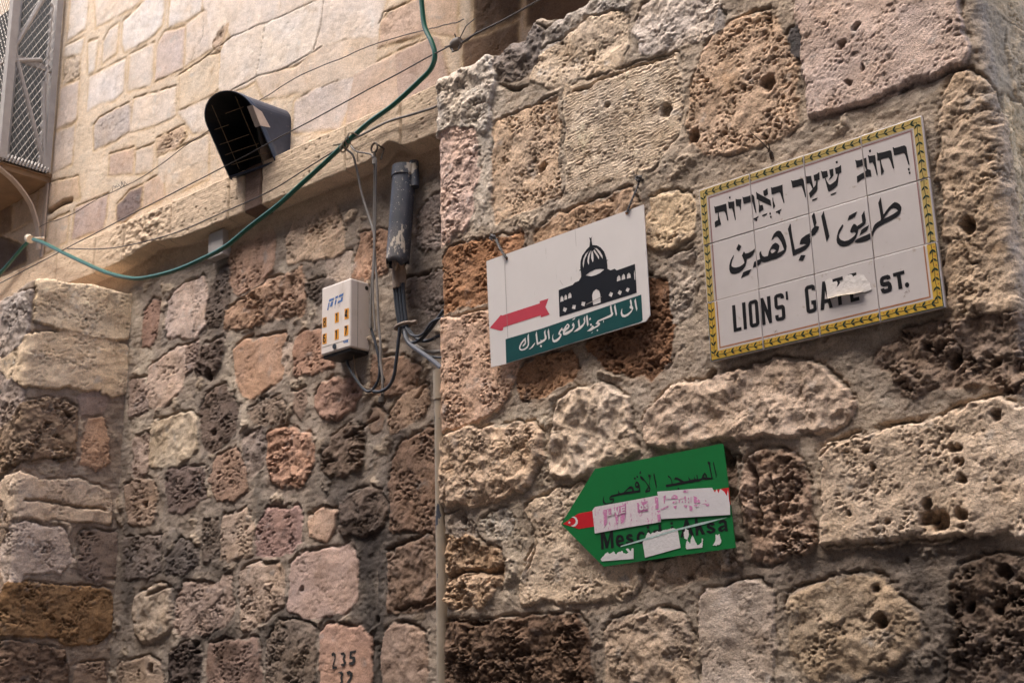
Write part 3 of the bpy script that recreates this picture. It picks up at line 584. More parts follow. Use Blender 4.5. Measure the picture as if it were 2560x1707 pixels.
# the ashlar above is traced on the same plane
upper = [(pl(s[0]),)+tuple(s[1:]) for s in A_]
row_c2 = np.searchsorted(vs, 1.10); row_c1 = np.searchsorted(vs, 1.55)
def part_rows(a, b): return slice(a, b)
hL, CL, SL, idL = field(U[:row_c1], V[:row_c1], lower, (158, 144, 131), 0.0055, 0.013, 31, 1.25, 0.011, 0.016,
   [hol(p, r, d, pl) for p, r, d in [((330,1160),.02,.04), ((447,1480),.02,.03), ((345,1535),.02,.03), ((480,860),.03,.04), ((870,1420),.012,.02), ((690,1351),.012,.02), ((490,995),.02,.02)]],
   [(pl(p), w_, d_) for p, w_, d_ in [([(340,1370),(365,1358),(390,1344)], .006, .015), ([(795,1008),(845,970),(866,962)], .005, .02), ([(905,1400),(950,1392),(1000,1378)], .006, .014), ([(885,1262),(930,1245),(990,1220)], .005, .01), ([(955,910),(985,880)], .005, .012), ([(765,1060),(740,1075),(735,1040)], .007, .02)]], (0.10, 0.35), 0.62,
   [(pl(p), r_, c_, a_) for p, r_, c_, a_ in [([(850,1230),(850,1440),(870,1600)], .10, (72,66,62), .8), ([(470,1450),(400,1330),(300,1330)], .12, (110,100,92), .5), ([(600,1450),(720,1420),(860,1440)], .06, (92,84,78), .5), ([(300,700),(330,830),(310,1000)], .09, (206,190,170), .6), ([(540,760),(530,860),(560,950)], .06, (204,188,168), .6), ([(680,860),(760,960),(700,1200)], .1, (176,158,140), .4), ([(600,1000),(590,1150),(600,1170)], .05, (90,84,76), .45), ([(920,990),(890,1100),(880,1200)], .06, (110,100,94), .5), ([(520,1200),(480,1450)], .1, (104,94,86), .6), ([(760,1090),(860,1250)], .12, (84,76,72), .7), ([(400,1290),(520,1460)], .11, (92,84,78), .6), ([(290,1240),(290,1420)], .07, (100,92,86), .6), ([(640,1450),(690,1568)], .10, (80,74,70), .6), ([(950,1100),(930,1420)], .10, (90,80,74), .5), ([(520,600),(500,760)], .06, (100,92,86), .5), ([(960,600),(980,780)], .09, (96,86,80), .6)]], 1.0, 0.014, 1.0)  # dark-grey patches: staining plus the lower wall's dimness put into colour
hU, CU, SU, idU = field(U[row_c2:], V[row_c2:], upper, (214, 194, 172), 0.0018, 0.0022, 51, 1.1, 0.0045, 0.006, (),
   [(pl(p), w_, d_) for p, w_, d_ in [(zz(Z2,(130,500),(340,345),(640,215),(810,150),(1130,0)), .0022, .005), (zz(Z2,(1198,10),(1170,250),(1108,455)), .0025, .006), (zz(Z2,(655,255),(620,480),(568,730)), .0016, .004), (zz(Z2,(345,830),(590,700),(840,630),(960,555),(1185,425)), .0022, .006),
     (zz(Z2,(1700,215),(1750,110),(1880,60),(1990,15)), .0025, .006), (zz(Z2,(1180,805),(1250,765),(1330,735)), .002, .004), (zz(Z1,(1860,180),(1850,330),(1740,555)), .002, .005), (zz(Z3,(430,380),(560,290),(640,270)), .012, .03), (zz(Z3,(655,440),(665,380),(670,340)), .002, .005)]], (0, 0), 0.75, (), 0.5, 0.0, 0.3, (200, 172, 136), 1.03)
# cornice profile in the band between, its blocks and joints
band = slice(row_c2, row_c1); Ub, Vb, Vcb = U[band], V[band], Vc[band]
brk = -.022*np.clip(fbm(Ub, Vb*0, .10, 3, 61)-.25, 0, 1) + fbm(Ub, Vb, .03, 3, 62)*.004
worn = np.exp(-((Ub+3.20)/.16)**2)*.035 + np.exp(-((Ub+1.62)/.06)**2)*.045
top_, bot_ = 1.405, 1.205 + brk + worn
blkh = .006*gnoise(np.floor(Ub*2.3+.3)*1.7+.5, Ub*0+.5, 70)
prof = (0.066+blkh)*sstep(-0.014, 0.001, Vcb-bot_)*(1-sstep(-0.012, 0.004, Vcb-top_-0.25*brk))
under = 0.018*sstep(-0.11, -0.03, Vcb-bot_)*(1-sstep(-0.012, 0.004, Vcb-top_))
joints = np.zeros_like(Ub)
for jx in [ony(p, YL-.06)[0] for p in [(139,600),(225,600),(293,570),(400,500),(535,440),(571,430),(610,420),(803,330),(930,290)]]:
    joints = np.maximum(joints, np.exp(-((Ub-jx+.004*fbm(Ub, Vb, .05, 2, 63))/.005)**2))
inC = sstep(-0.02, 0.004, Vcb-bot_)*(1-sstep(-0.008, 0.006, Vcb-top_))
bed = fbm(Ub, Vb*4, .12, 4, 64); pt = pits(Ub, Vb, .022, 65, .05, .35)
rough_b = fbm(Ub, Vb, .05, 4, 68, .55, 2)*(.012*np.exp(-((Ub+3.25)/.22)**2)+.002)
hC = prof+under+.0009*bed+.0018*fbm(Ub, Vb, .02, 3, 66)-.004*pt*(fbm(Ub, Vb, .15, 2, 72) > .1)+rough_b-.013*joints*inC + .0004*np.sin(Vcb*2*math.pi/.011+3*fbm(Ub, Vb, .05, 2, 71))*inC
cc = np.array(srgb((214, 190, 164)), F32)*(1+.03*bed+.16*fbm(Ub, Vb, .12, 5, 67)-.3*pt*(fbm(Ub, Vb, .15, 2, 72) > .1))[..., None]
blk = np.floor(Ub*2.1+.3).astype(int); cc = cc*(1+.07*np.sin(blk*12.9898)*1.0)[..., None]
dk = ((Ub > ony((571,430), YL-.06)[0]) & (Ub < ony((610,420), YL-.06)[0]))[..., None]
cc = np.where(dk, np.array(srgb((120, 98, 86)), F32)*(1+.3*bed)[..., None], cc)
cc = cc*(1-.42*joints*inC)[..., None]
hl, cl = hL[row_c2:row_c1], CL[row_c2:row_c1]; hu, cu = hU[:row_c1-row_c2], CU[:row_c1-row_c2]
kT = sstep(-0.006, 0.006, Vcb-top_); kB = sstep(-0.13, -0.05, Vcb-bot_)
hB = np.where(Vcb > top_-.03, hC*(1-kT)+hu*kT, np.where(Vcb > bot_-.02, hC, hl*(1-kB)+hC*kB))
kB3 = kB[..., None]; kT3 = kT[..., None]
plast = np.array(srgb((186, 162, 138)), F32)*(1+.15*bed+.15*fbm(Ub, Vb, .06, 4, 69))[..., None]
cB = np.where((Vcb > top_-.03)[..., None], cc*(1-kT3)+cu*kT3, np.where((Vcb > bot_-.02)[..., None], cc, cl*(1-kB3)+plast*kB3))
H = np.concatenate([hL[:row_c2], hB, hU[row_c1-row_c2:]]); CC = np.concatenate([CL[:row_c2], cB, CU[row_c1-row_c2:]])
PX = np.stack([U, YL-H, V], -1)
far = thing("stone_wall", "recessed stone wall with pale ashlar above a ledge and dark rubble below", "wall", (-2.6, YL, GZ))
# split where the ledge begins and ends
ra = np.searchsorted(vs, 1.13); rb = np.searchsorted(vs, 1.50)
grid_mesh("rubble_masonry", PX[:ra+1], CC[:ra+1], STONE, far)
grid_mesh("cornice", PX[ra:rb+1], CC[ra:rb+1], STONE, far)
grid_mesh("ashlar_masonry", PX[rb:], CC[rb:], STONE, far)

# pier at the far left, its flank splayed towards the street
PS = [
 ([(88,634),(175,647),(250,667),(303,682),(302,742),(290,775),(225,777),(138,752),(86,737)], 'cream', (214,188,150), {'prot': .018}),
 ([(-60,790),(80,770),(150,765),(280,795),(293,810),(288,895),(255,905),(175,885),(130,885),(70,880),(-60,905)], 'cream', (212,184,146), {'prot': .016}),
 ([(-60,935),(50,925),(125,920),(172,940),(172,960),(165,1022),(162,1047),(75,1055),(-60,1065)], 'crag', (150,124,96), {'crag': .024}),
 ([(213,965),(230,962),(242,1010),(242,1060),(218,1074),(191,1060),(198,1010)], 'porous', (190,148,112)),
 ([(-60,1094),(45,1087),(88,1107),(175,1105),(250,1130),(255,1172),(250,1197),(150,1189),(50,1184),(-60,1192)], 'cream', (206,178,146)),
 ([(-60,1215),(60,1206),(140,1219),(152,1246),(162,1281),(140,1308),(50,1313),(43,1328),(-60,1328)], 'porous', (196,173,152)),
 ([(190,1226),(263,1226),(265,1321),(225,1331),(191,1319)], 'porous', (136,114,96)),
 ([(-60,1339),(75,1346),(163,1351),(251,1356),(255,1401),(249,1446),(220,1471),(163,1476),(113,1454),(-60,1449)], 'sponge', (142,106,64), {'prot': .010}),
 ([(-60,1472),(25,1476),(88,1489),(143,1499),(150,1640),(-60,1640)], 'crag', (118,94,74)),
 ([(175,1534),(235,1524),(247,1640),(170,1640)], 'porous', (150,124,100)),
 ([(185,915),(215,900),(245,915),(235,945),(190,950)], 'smooth', (146,124,110), {'prot': .004}),
]
Lp = float(np.linalg.norm(PB-PA))
us = np.concatenate([spaced(-1.6, -0.35, .03)[:-1], spaced(-0.35, Lp, .0042)]); vs = np.concatenate([spaced(GZ-.02, -0.85, .03)[:-1], spaced(-0.85, 1.30, .0045)])
U, V = np.meshgrid(us, vs)
front = [([(-.02,.80),(-.02,1.06),(-.28,1.08),(-.30,.78)], 'rough', (168,152,138)), ([(-.02,.45),(-.02,.76),(-.35,.74),(-.35,.44)], 'rough', (160,140,124)), ([(-.40,.78),(-.40,1.1),(-.95,1.1),(-.95,.8)], 'porous', (180,156,132)), ([(-.03,-.3),(-.03,.2),(-.5,.2),(-.5,-.3)], 'porous', (160,136,112))]
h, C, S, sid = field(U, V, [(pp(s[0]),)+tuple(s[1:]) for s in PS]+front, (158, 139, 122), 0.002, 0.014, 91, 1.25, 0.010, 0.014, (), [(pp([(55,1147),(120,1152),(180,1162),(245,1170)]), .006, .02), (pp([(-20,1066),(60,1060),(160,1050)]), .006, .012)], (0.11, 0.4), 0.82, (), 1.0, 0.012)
base, nrm = path_frame([(PA[0]-1.6, PA[1]), tuple(PA), tuple(PB)], us, -1.6, 0.02)
zt = 1.128+.012*gnoise(us*9, us*0+1.5, 4)+.02*np.maximum(0, -us)*0; zt = zt - .05*np.clip((0.02-us)/.3, 0, 1)
over = np.maximum(0, V-zt[None, :]); hh = h - over*4.5 - np.exp(-np.maximum(0, zt[None, :]-V)/.012)*.008
PX = np.stack([base[None, :, 0]+nrm[None, :, 0]*hh, base[None, :, 1]+nrm[None, :, 1]*hh, np.minimum(V, zt[None, :]+.003*fbm(U, V, .02, 2, 9))], -1)
pier = grid_mesh("stone_pier", PX, C, STONE, origin=(PA[0], PA[1], GZ))
tag(pier, "squat stone pier of big blocks below the ledge, left of the grey junction box", "pier")

# ------------------------------------------------------------------ street and the added shade building opposite
def plain_stone(name, c1, sc):
    m = mat(name, srgb(c1), 0.9, 0.25, sc, 0.5, 60); return m
g = MB(); g.add([(-40, -40, GZ), (40, -40, GZ), (40, 40, GZ), (-40, 40, GZ)], [(0, 1, 2, 3)])
tag(g.build("street", plain_stone("paving", (88, 82, 76), 6), origin=(0, 0, GZ)), kind="structure")

# unseen building added across the lane to cut low sky off the walls
hb = MB(); yb = -3.35
hb.box((-12, yb-0.5, GZ), (10, yb, 7.2)); hb.box((-12, yb-0.55, 7.2), (10, yb+0.06, 7.35))
shade_house = thing("shade_house", "unseen building added behind the viewer to shade the lower walls", "shade_house", (0, yb-.25, GZ))
hb.build("wall", plain_stone("shade_house_stone", (118, 104, 90), 3), shade_house)

# ------------------------------------------------------------------ flat artwork: traced outlines laid on a plane
def tess(polys):
    """polys: outer + holes (2d) -> vertex list, triangles"""
    vs = [Vector((p[0], p[1], 0)) for q in polys for p in q]
    return [(v.x, v.y) for v in vs], [tuple(t) for t in tessellate_polygon([[Vector((p[0], p[1], 0)) for p in q] for q in polys])]
def clip_tri(tri, r):
    P = list(tri)
    for ax, lim, sg in ((0, r[0], 1), (0, r[1], -1), (1, r[2], 1), (1, r[3], -1)):
        Q = []
        for i in range(len(P)):
            a, b = P[i], P[(i+1) % len(P)]; da, db = sg*(a[ax]-lim), sg*(b[ax]-lim)
            if da >= 0: Q.append(a)
            if (da >= 0) != (db >= 0):
                t = da/(da-db); Q.append((a[0]+(b[0]-a[0])*t, a[1]+(b[1]-a[1])*t))
        P = Q
        if not P: break
    return P
class Plane:
    """local (a,b) metres on a vertical plane y = y0 (x = a, z = b)"""
    def __init__(s, y0): s.y = y0
    def tr(s, zm, pts): return [(lambda h: (float(h[0]), float(h[2])))(hit(zm(p), (0, 1, 0), (0, s.y, 0))) for p in pts]
def sheet(mb, polys, y, cellsr=None, th=0.0):
    vs, tr = tess(polys)
    for t in tr:
        tri = [vs[i] for i in t]
        ar = (tri[1][0]-tri[0][0])*(tri[2][1]-tri[0][1])-(tri[2][0]-tri[0][0])*(tri[1][1]-tri[0][1])
        if abs(ar) < 1e-12: continue
        if ar < 0: tri = tri[::-1]
        if cellsr is None:
            mb.add([(p[0], y, p[1]) for p in tri], [(0, 1, 2)])
        else:
            for (r, dy) in cellsr:
                q = clip_tri(tri, r)
                if len(q) >= 3: mb.add([(p[0], y+dy, p[1]) for p in q], [tuple(range(len(q)))])
def slab(mb, poly, y0, y1, mi=0):
    """thick plate with the given outline between y0 (front) and y1 (back)"""
    vs, tr = tess([poly]); n = len(poly); fs = []
    for t in tr:
        a, b, c = (vs[i] for i in t); ar = (b[0]-a[0])*(c[1]-a[1])-(c[0]-a[0])*(b[1]-a[1])
        t = t if ar > 0 else t[::-1]; fs.append(t); fs.append(tuple(n+i for i in t[::-1]))
    area = sum(poly[i][0]*poly[(i+1) % n][1]-poly[(i+1) % n][0]*poly[i][1] for i in range(n))
    for i in range(n):
        j = (i+1) % n; f = (i, n+i, n+j, j); fs.append(f if area > 0 else f[::-1])
    mb.add([(p[0], y0, p[1]) for p in poly]+[(p[0], y1, p[1]) for p in poly], fs, mi)

INK = mat("black_ink", (0.009, 0.009, 0.011), 0.35, 0.2, 60)
# ---------------------------------------------------------------- tile street sign
TY = 0.0
tp = Plane(TY)
GLAZE = mat("glazed_tile", srgb((206, 197, 193)), 0.28, 0.05, 9, 0.10, 25, coat=0.25, spots=[(srgb((168, 150, 130)), 40, 0.66, 0.1)])
GROUT = mat("dirty_grout", srgb((150, 132, 112)), 0.9, 0.3, 120, 0.4, 300)
YEL1 = mat("faded_yellow_glaze", srgb((192, 166, 100)), 0.3, 0.12, 60, coat=0.2)
YEL2 = mat("yellow_glaze", srgb((202, 164, 66)), 0.3, 0.12, 60, coat=0.2)
GRN = mat("dark_green_glaze", srgb((30, 58, 50)), 0.3, 0.2, 80, coat=0.2)
PLUM = mat("plum_glaze", srgb((150, 112, 108)), 0.3, 0.1, 60); RUST = mat("rust_glaze", srgb((172, 118, 84)), 0.3, 0.15, 60)
BERRY = mat("berry_glaze", srgb((178, 96, 62)), 0.3, 0.15, 60)
sign = thing("tile_sign", "glazed tile street sign with yellow leafy border and three lines of black lettering", "street sign", (0.3, 0.01, 0.0))
rnd = random.Random(3)
bk = MB(); bk.box((0.001, 0.0035, 0.001), (0.599, 0.0125, 0.449)); bk.build("backing", GROUT, sign)
CELLS = []
for r in range(3):
    for c in range(4):
        dy = rnd.uniform(-0.0006, 0.0006) - (0.0012 if r == 0 else 0); x0, x1, z0, z1 = c*.15+.0009, c*.15+.1491, r*.15+.0007+(0.0004 if r else 0), r*.15+.1493
        m = MB(); y = dy; m.box((x0, y, z0), (x1, y+0.008, z1)); m.build("ceramic_tile", GLAZE, sign, bevel=0.0012)
        CELLS.append(((x0+.0010, x1-.0010, z0+.0010, z1-.0010), dy))
ROW0 = CELLS[:4]; ROW12 = CELLS[4:]
def ring(i, o): return [[(i, i), (0.6-i, i), (0.6-i, 0.45-i), (i, 0.45-i)], [(o, o), (0.6-o, o), (0.6-o, 0.45-o), (o, 0.45-o)]]
for nm, i, o, mt, y, cs in (("border_band", .0045, .0240, YEL2, -.0003, ROW0), ("border_band", .0030, .0225, YEL1, -.0003, ROW12), ("border_edge", .0024, .0043, GRN, -.0003, ROW0),
                            ("border_line", .0288, .0322, RUST, -.0003, ROW0), ("border_line", .0272, .0306, PLUM, -.0003, ROW12), ("border_line", .0255, .0261, GRN, -.0003, ROW12)):
    m = MB(); sheet(m, ring(i, o), y, cs); m.build(nm, mt, sign)
vine = MB(); bry = MB()
def leaf(cx, cz, ang, L, W_):
    ca, sa = math.cos(ang), math.sin(ang); P = []
    for t, wv in ((0, .12), (.25, .8), (.5, 1), (.78, .6), (1, 0), (.78, -.5), (.5, -.75), (.25, -.55)):
        a = t*L; b = wv*W_/2; P.append((cx+a*ca-b*sa, cz+a*sa+b*ca))
    return [P]
ctr = .0138
for (p0, p1) in (((.587, ctr), (.013, ctr)), ((ctr, .013), (ctr, .437)), ((.013, .45-ctr), (.587, .45-ctr)), ((.6-ctr, .437), (.6-ctr, .013))):
    p0, p1 = np.array(p0), np.array(p1); L = np.linalg.norm(p1-p0); d = (p1-p0)/L; nn = np.array([-d[1], d[0]])
    if p0[1] == ctr and p1[1] == ctr: d = -d; p0, p1 = p1, p0; nn = np.array([-d[1], d[0]])
    k = int(L/.0205); st = L/k
    q = []; q2 = []
    for i in range(k*2+1):
        p = p0+d*i*st/2; wob = .0009*math.sin(i*math.pi/2); q.append(tuple(p+nn*(.0007+wob))); q2.append(tuple(p-nn*(.0007-wob)))
    sheet(vine, [q+q2[::-1]], -.0006, CELLS)
    for i in range(k):
        p = p0+d*(i+.25)*st; a = math.atan2(d[1], d[0])
        sheet(vine, leaf(p[0], p[1], a+.75+rnd.uniform(-.1, .1), .0128, .0052), -.0006, CELLS); sheet(vine, leaf(p[0], p[1], a-.62+rnd.uniform(-.1, .1), .0122, .0052), -.0006, CELLS)
        for sg in (1, -1):
            b = p0+d*(i+(.02 if sg > 0 else .62))*st+nn*sg*.0058; rb = .0017 if b[1] < .15 else .0012
            sheet(bry, [[(b[0]+rb*math.cos(t*.785), b[1]+rb*math.sin(t*.785)) for t in range(8)]], -.0006, CELLS)
vine.build("vine", GRN, sign); bry.build("berries", BERRY, sign)
ZA, ZB, ZC = Zm(1770, 460, .114790), Zm(1960, 390, .082902), Zm(2120, 340, .0892857)
ZD, ZE, ZF, ZG, ZQ = Zm(1800, 590, .119048), Zm(2060, 470, .108428), Zm(1810, 700, .106293), Zm(2040, 660, .110544), Zm(2000, 510, .108460)
def art(zm, polys, y, cs, mb, plane):
    for p in polys:
        q = p if isinstance(p[0], list) else [p]
        sheet(mb, [plane.tr(zm, c) for c in q], y, cs)
heb = [(ZA, [
 [(135,480),(160,500),(200,488),(300,462),(400,430),(412,520),(425,640),(450,795),(425,803),(400,690),(370,610),(350,592),(235,618),(240,690),(262,770),(290,880),(215,915),(160,955),(147,835),(180,805),(220,790),(218,625),(160,643),(148,560)],
 [(437,380),(460,398),(575,380),(585,560),(610,780),(598,800),(570,690),(535,550),(520,525),(460,540),(448,470)], [(460,290),(490,265),(497,312),(465,325)],
 [(605,325),(640,340),(733,333),(722,450),(722,565),(708,575),(690,500),(675,478),(617,493),(605,400)],
 [(752,278),(780,295),(880,270),(950,240),(985,238),(1010,280),(1025,400),(1058,630),(1042,638),(1005,520),(975,405),(945,390),(780,438),(765,360)],
 [(1050,180),(1065,178),(1080,200),(1365,355),(1385,485),(1060,330),(1060,260)], [(1205,155),(1240,140),(1300,95),(1305,150),(1312,230),(1240,275),(1215,240)], [(1098,340),(1118,350),(1122,410),(1135,470),(1195,455),(1215,560),(1160,590),(1112,630),(1110,450)],
 [(1370,70),(1400,85),(1500,60),(1627,18),(1632,150),(1650,300),(1670,415),(1650,420),(1610,300),(1575,195),(1550,180),(1390,235),(1380,150)], [(1405,305),(1420,300),(1430,370),(1470,485),(1425,540),(1412,430)],
 [(1480,605),(1560,565),(1610,540),(1590,585),(1560,605),(1578,630),(1570,655),(1545,660),(1530,640),(1535,615),(1485,638)], [(1335,640),(1365,618),(1378,660),(1350,675)], [(1352,705),(1380,695),(1392,735),(1365,748)], [(1178,685),(1250,655),(1300,638),(1280,675),(1190,712)],
 [(988,760),(1060,725),(1110,698),(1090,740),(1062,760),(1078,785),(1070,810),(1045,818),(1030,800),(1035,775),(990,790)]]),
 (ZB, [
 [(215,740),(240,738),(265,755),(400,725),(530,682),(570,690),(600,740),(615,870),(640,1010),(668,1180),(665,1255),(640,1255),(610,1120),(545,930),(520,900),(480,903),(260,968),(240,850)],
 [(655,610),(690,620),(820,600),(835,720),(890,960),(950,880),(975,745),(915,770),(890,580),(1000,540),(1050,490),(1068,500),(1075,715),(1015,735),(1010,850),(1012,1000),(975,1070),(880,1180),(795,1278),(750,1125),(800,1070),(858,1000),(820,910),(775,820),(680,838),(665,720)],
 [(832,1325),(940,1280),(1020,1255),(985,1308),(860,1365)],
 [(1110,455),(1130,455),(1160,475),(1300,448),(1330,625),(1250,658),(1290,760),(1360,860),(1400,865),(1480,810),(1560,745),(1610,620),(1622,540),(1562,555),(1535,370),(1650,330),(1715,275),(1722,290),(1732,500),(1660,530),(1640,650),(1630,780),(1605,900),(1500,990),(1355,1085),(1325,1050),(1270,840),(1225,665),(1165,690),(1140,570)],
 [(1362,420),(1485,385),(1495,590),(1440,665),(1330,748),(1400,630),(1380,520)], [(1550,180),(1610,145),(1622,210),(1575,243)], [(1398,1155),(1500,1115),(1590,1085),(1555,1135),(1420,1195)]]),
 (ZC, [
 [(198,675),(220,675),(245,692),(330,680),(515,610),(545,930),(640,960),(662,1140),(600,1130),(500,1160),(380,1220),(260,1315),(248,1135),(340,1075),(480,1000),(520,970),(460,825),(430,820),(240,890),(225,780)],
 [(555,550),(580,545),(605,568),(765,540),(780,720),(835,1085),(808,1118),(780,1000),(740,850),(690,740),(595,768),(580,660)], [(585,405),(640,380),(650,455),(600,470)],
 [(808,465),(825,465),(845,488),(1000,455),(1180,405),(1215,425),(1230,500),(1260,700),(1300,905),(1280,925),(1255,905),(1200,730),(1150,620),(1110,610),(920,660),(945,790),(1010,995),(935,1110),(920,950),(890,680),(825,695),(820,580)],
 [(1250,325),(1275,318),(1300,345),(1420,315),(1560,272),(1600,275),(1640,320),(1665,480),(1725,800),(1705,830),(1680,760),(1620,570),(1575,490),(1530,485),(1295,552),(1275,440)], [(1675,915),(1720,895),(1732,965),(1690,985)], [(1700,1020),(1745,1000),(1758,1060),(1720,1085)]])]
for z, P in heb:
    m = MB(); art(z, P, -.0006, CELLS, m, tp); m.build("hebrew_word", INK, sign)
ara = [(ZD, [
 [(285,400),(293,420),(255,520),(240,600),(250,640),(300,662),(350,662),(420,640),(480,600),(512,565),(505,510),(480,450),(460,412),(480,370),(505,320),(535,370),(600,355),(680,310),(735,265),(725,330),(690,400),(640,450),(565,485),(555,560),(530,640),(480,710),(400,770),(320,795),(255,795),(215,765),(195,700),(197,620),(225,510)],
 [(390,168),(452,218),(400,325),(343,272)], [(488,762),(570,725),(662,695),(603,810),(520,840),(440,890)],
 [[(868,315),(875,370),(900,420),(940,438),(1010,420),(1030,330),(1070,240),(1110,180),(1170,142),(1220,165),(1255,210),(1240,280),(1210,365),(1290,325),(1350,290),(1330,230),(1290,130),(1243,55),(1194,7),(1146,31),(1085,105),(1098,36),(1136,-41),(1194,-99),(1238,-110),(1281,-94),(1329,-22),(1378,94),(1408,220),(1390,310),(1340,380),(1280,430),(1180,480),(1080,505),(1000,540),(930,555),(870,545),(850,590),(790,635),(690,665),(718,545),(790,510),(850,490),(830,390),(835,350)], [(1065,320),(1080,285),(1120,270),(1160,285),(1185,310),(1100,370),(1080,350)]],
 [(1479,-263),(1493,-234),(1505,-120),(1530,50),(1578,290),(1700,240),(1820,182),(1760,168),(1675,182),(1690,110),(1715,55),(1802,-12),(1902,-60),(1903,30),(1880,38),(1905,60),(1908,130),(1870,215),(1800,290),(1700,345),(1535,420),(1474,65),(1429,-142)],
 [(1705,402),(1803,408),(1742,520),(1652,515)]]),
 (ZQ, [[(325,195),(345,230),(388,435),(362,508),(445,525),(440,560),(400,640),(350,710),(275,748),(262,640),(280,590),(330,530),(300,400),(275,285)], [(553,160),(572,250),(684,745),(620,885),(540,520),(495,290)], [(228,780),(255,690),(275,748),(262,640),(240,672),(180,705),(200,790)]]),
 (ZE, [
 [[(1305,210),(1315,250),(1340,420),(1375,610),(1430,530),(1500,440),(1580,360),(1630,328),(1690,340),(1750,380),(1785,440),(1780,520),(1740,610),(1680,670),(1560,740),(1400,820),(1280,885),(1200,950),(1150,1030),(1130,1110),(1080,1180),(1000,1215),(880,1250),(780,1265),(715,1255),(720,1220),(760,1180),(880,1130),(1000,1080),(1080,1040),(1110,1000),(1130,920),(1170,840),(1230,790),(1300,750),(1315,715),(1280,500),(1250,350)], [(1375,715),(1420,640),(1480,560),(1540,490),(1600,465),(1660,480),(1710,525),(1600,600),(1480,665)]],
 [(935,525),(970,740),(960,820),(920,870),(860,920),(795,960),(785,1040),(740,1160),(680,1250),(600,1310),(520,1345),(440,1355),(370,1335),(310,1280),(293,1200),(305,1100),(340,980),(400,880),(435,842),(452,870),(430,930),(370,1030),(345,1090),(355,1150),(400,1200),(480,1228),(560,1210),(640,1160),(700,1110),(735,1060),(725,1020),(690,1020),(630,1035),(605,1010),(620,960),(650,890),(690,830),(730,840),(770,880),(890,800),(870,640)],
 [(580,645),(670,595),(770,545),(720,670),(640,710),(545,765)], [(865,970),(950,910),(1045,855),(1000,980),(920,1040),(825,1105)]])]
ara[1][1].pop()
for grp in (ara[:2], ara[2:]):
    m = MB()
    for z, P in grp: art(z, P, -.0006, CELLS, m, tp)
    m.build("arabic_word", INK, sign)
circ = lambda cx, cy, rx, ry, n=16: [(cx+rx*math.cos(2*math.pi*i/n), cy+ry*math.sin(2*math.pi*i/n)) for i in range(n)]
lat = [(ZF, [
 [(198,605),(272,588),(312,1130),(420,1103),(425,1180),(240,1225)], [(432,540),(512,522),(553,1150),(478,1168)],
 [[(582,590),(590,540),(620,500),(740,462),(785,475),(808,520),(845,980),(840,1035),(800,1085),(680,1120),(635,1100),(615,1050)], [(658,570),(732,550),(765,1010),(690,1030)]],
 [(865,435),(930,420),(1040,710),(1015,395),(1095,375),(1140,1003),(1075,1022),(965,725),(988,1045),(912,1065)],
 [(1185,420),(1200,370),(1240,340),(1350,310),(1400,335),(1418,385),(1418,430),(1340,445),(1335,400),(1262,418),(1275,608),(1380,582),(1425,610),(1440,650),(1455,850),(1450,900),(1400,945),(1270,972),(1230,945),(1215,890),(1213,835),(1292,818),(1300,885),(1375,865),(1362,680),(1260,697),(1215,670),(1198,620)],
 [(1455,278),(1502,265),(1520,462),(1470,472)],
 [(1905,230),(1925,170),(1960,140),(2080,108),(2130,130),(2155,180),(2155,230),(2075,248),(2065,200),(1985,222),(2030,695),(2112,670),(2105,570),(2065,580),(2055,490),(2182,465),(2200,640),(2190,700),(2140,750),(2020,785),(1970,770),(1948,720)]]),
 (ZG, [
 [[(148,405),(205,392),(390,980),(315,1000),(280,880),(200,895),(190,1032),(110,1052)], [(206,800),(258,788),(212,600)]], [(380,350),(610,283),(618,360),(545,380),(600,920),(518,945),(470,400),(388,418)],
 [(720,245),(920,192),(925,268),(800,300),(830,480),(930,455),(935,530),(845,555),(860,770),(985,740),(995,820),(795,875)],
 [(1450,400),(1460,330),(1500,285),(1630,245),(1680,270),(1700,330),(1620,360),(1600,340),(1540,360),(1535,415),(1650,390),(1700,430),(1725,500),(1725,570),(1700,620),(1560,670),(1500,655),(1470,590),(1470,570),(1550,545),(1560,575),(1630,555),(1635,500),(1530,515),(1470,490)],
 [(1745,215),(2000,145),(2008,222),(1920,250),(1965,555),(1875,578),(1838,275),(1755,298)], circ(2068, 475, 50, 58)])]
for grp in ([(ZF, lat[0][1][:6])], [(ZF, lat[0][1][6:]), (ZG, lat[1][1][:3])], [(ZG, lat[1][1][3:])]):
    m = MB()
    for z, P in grp: art(z, P, -.0006, CELLS, m, tp)
    m.build("latin_word", INK, sign)
PAPER = mat("torn_paper", srgb((222, 214, 208)), 0.85, 0.06, 60, 0.5, 90)
def torn(name, plane, zm, poly, y, parent, material, curl=0.0, curl_edge=None):
    rt = random.Random(len(poly)*7+int(poly[0][0])); Q = []
    for i in range(len(poly)):
        a, b = poly[i], poly[(i+1) % len(poly)]; L = math.hypot(b[0]-a[0], b[1]-a[1]); n = max(1, int(L/14)) if name != 'sticker' else 1
        for k in range(n):
            t = k/n; jx = jy = 0.0
            if k and name in ('sticker_remnant', 'torn_paper') and L < 170: jx, jy = rt.gauss(0, 3.0), rt.gauss(0, 5.0)
            Q.append((a[0]+(b[0]-a[0])*t+jx, a[1]+(b[1]-a[1])*t+jy))
    P = plane.tr(zm, Q); m = MB(); slab(m, P, y-.0003, y, 0); return m.build(name, material, parent)
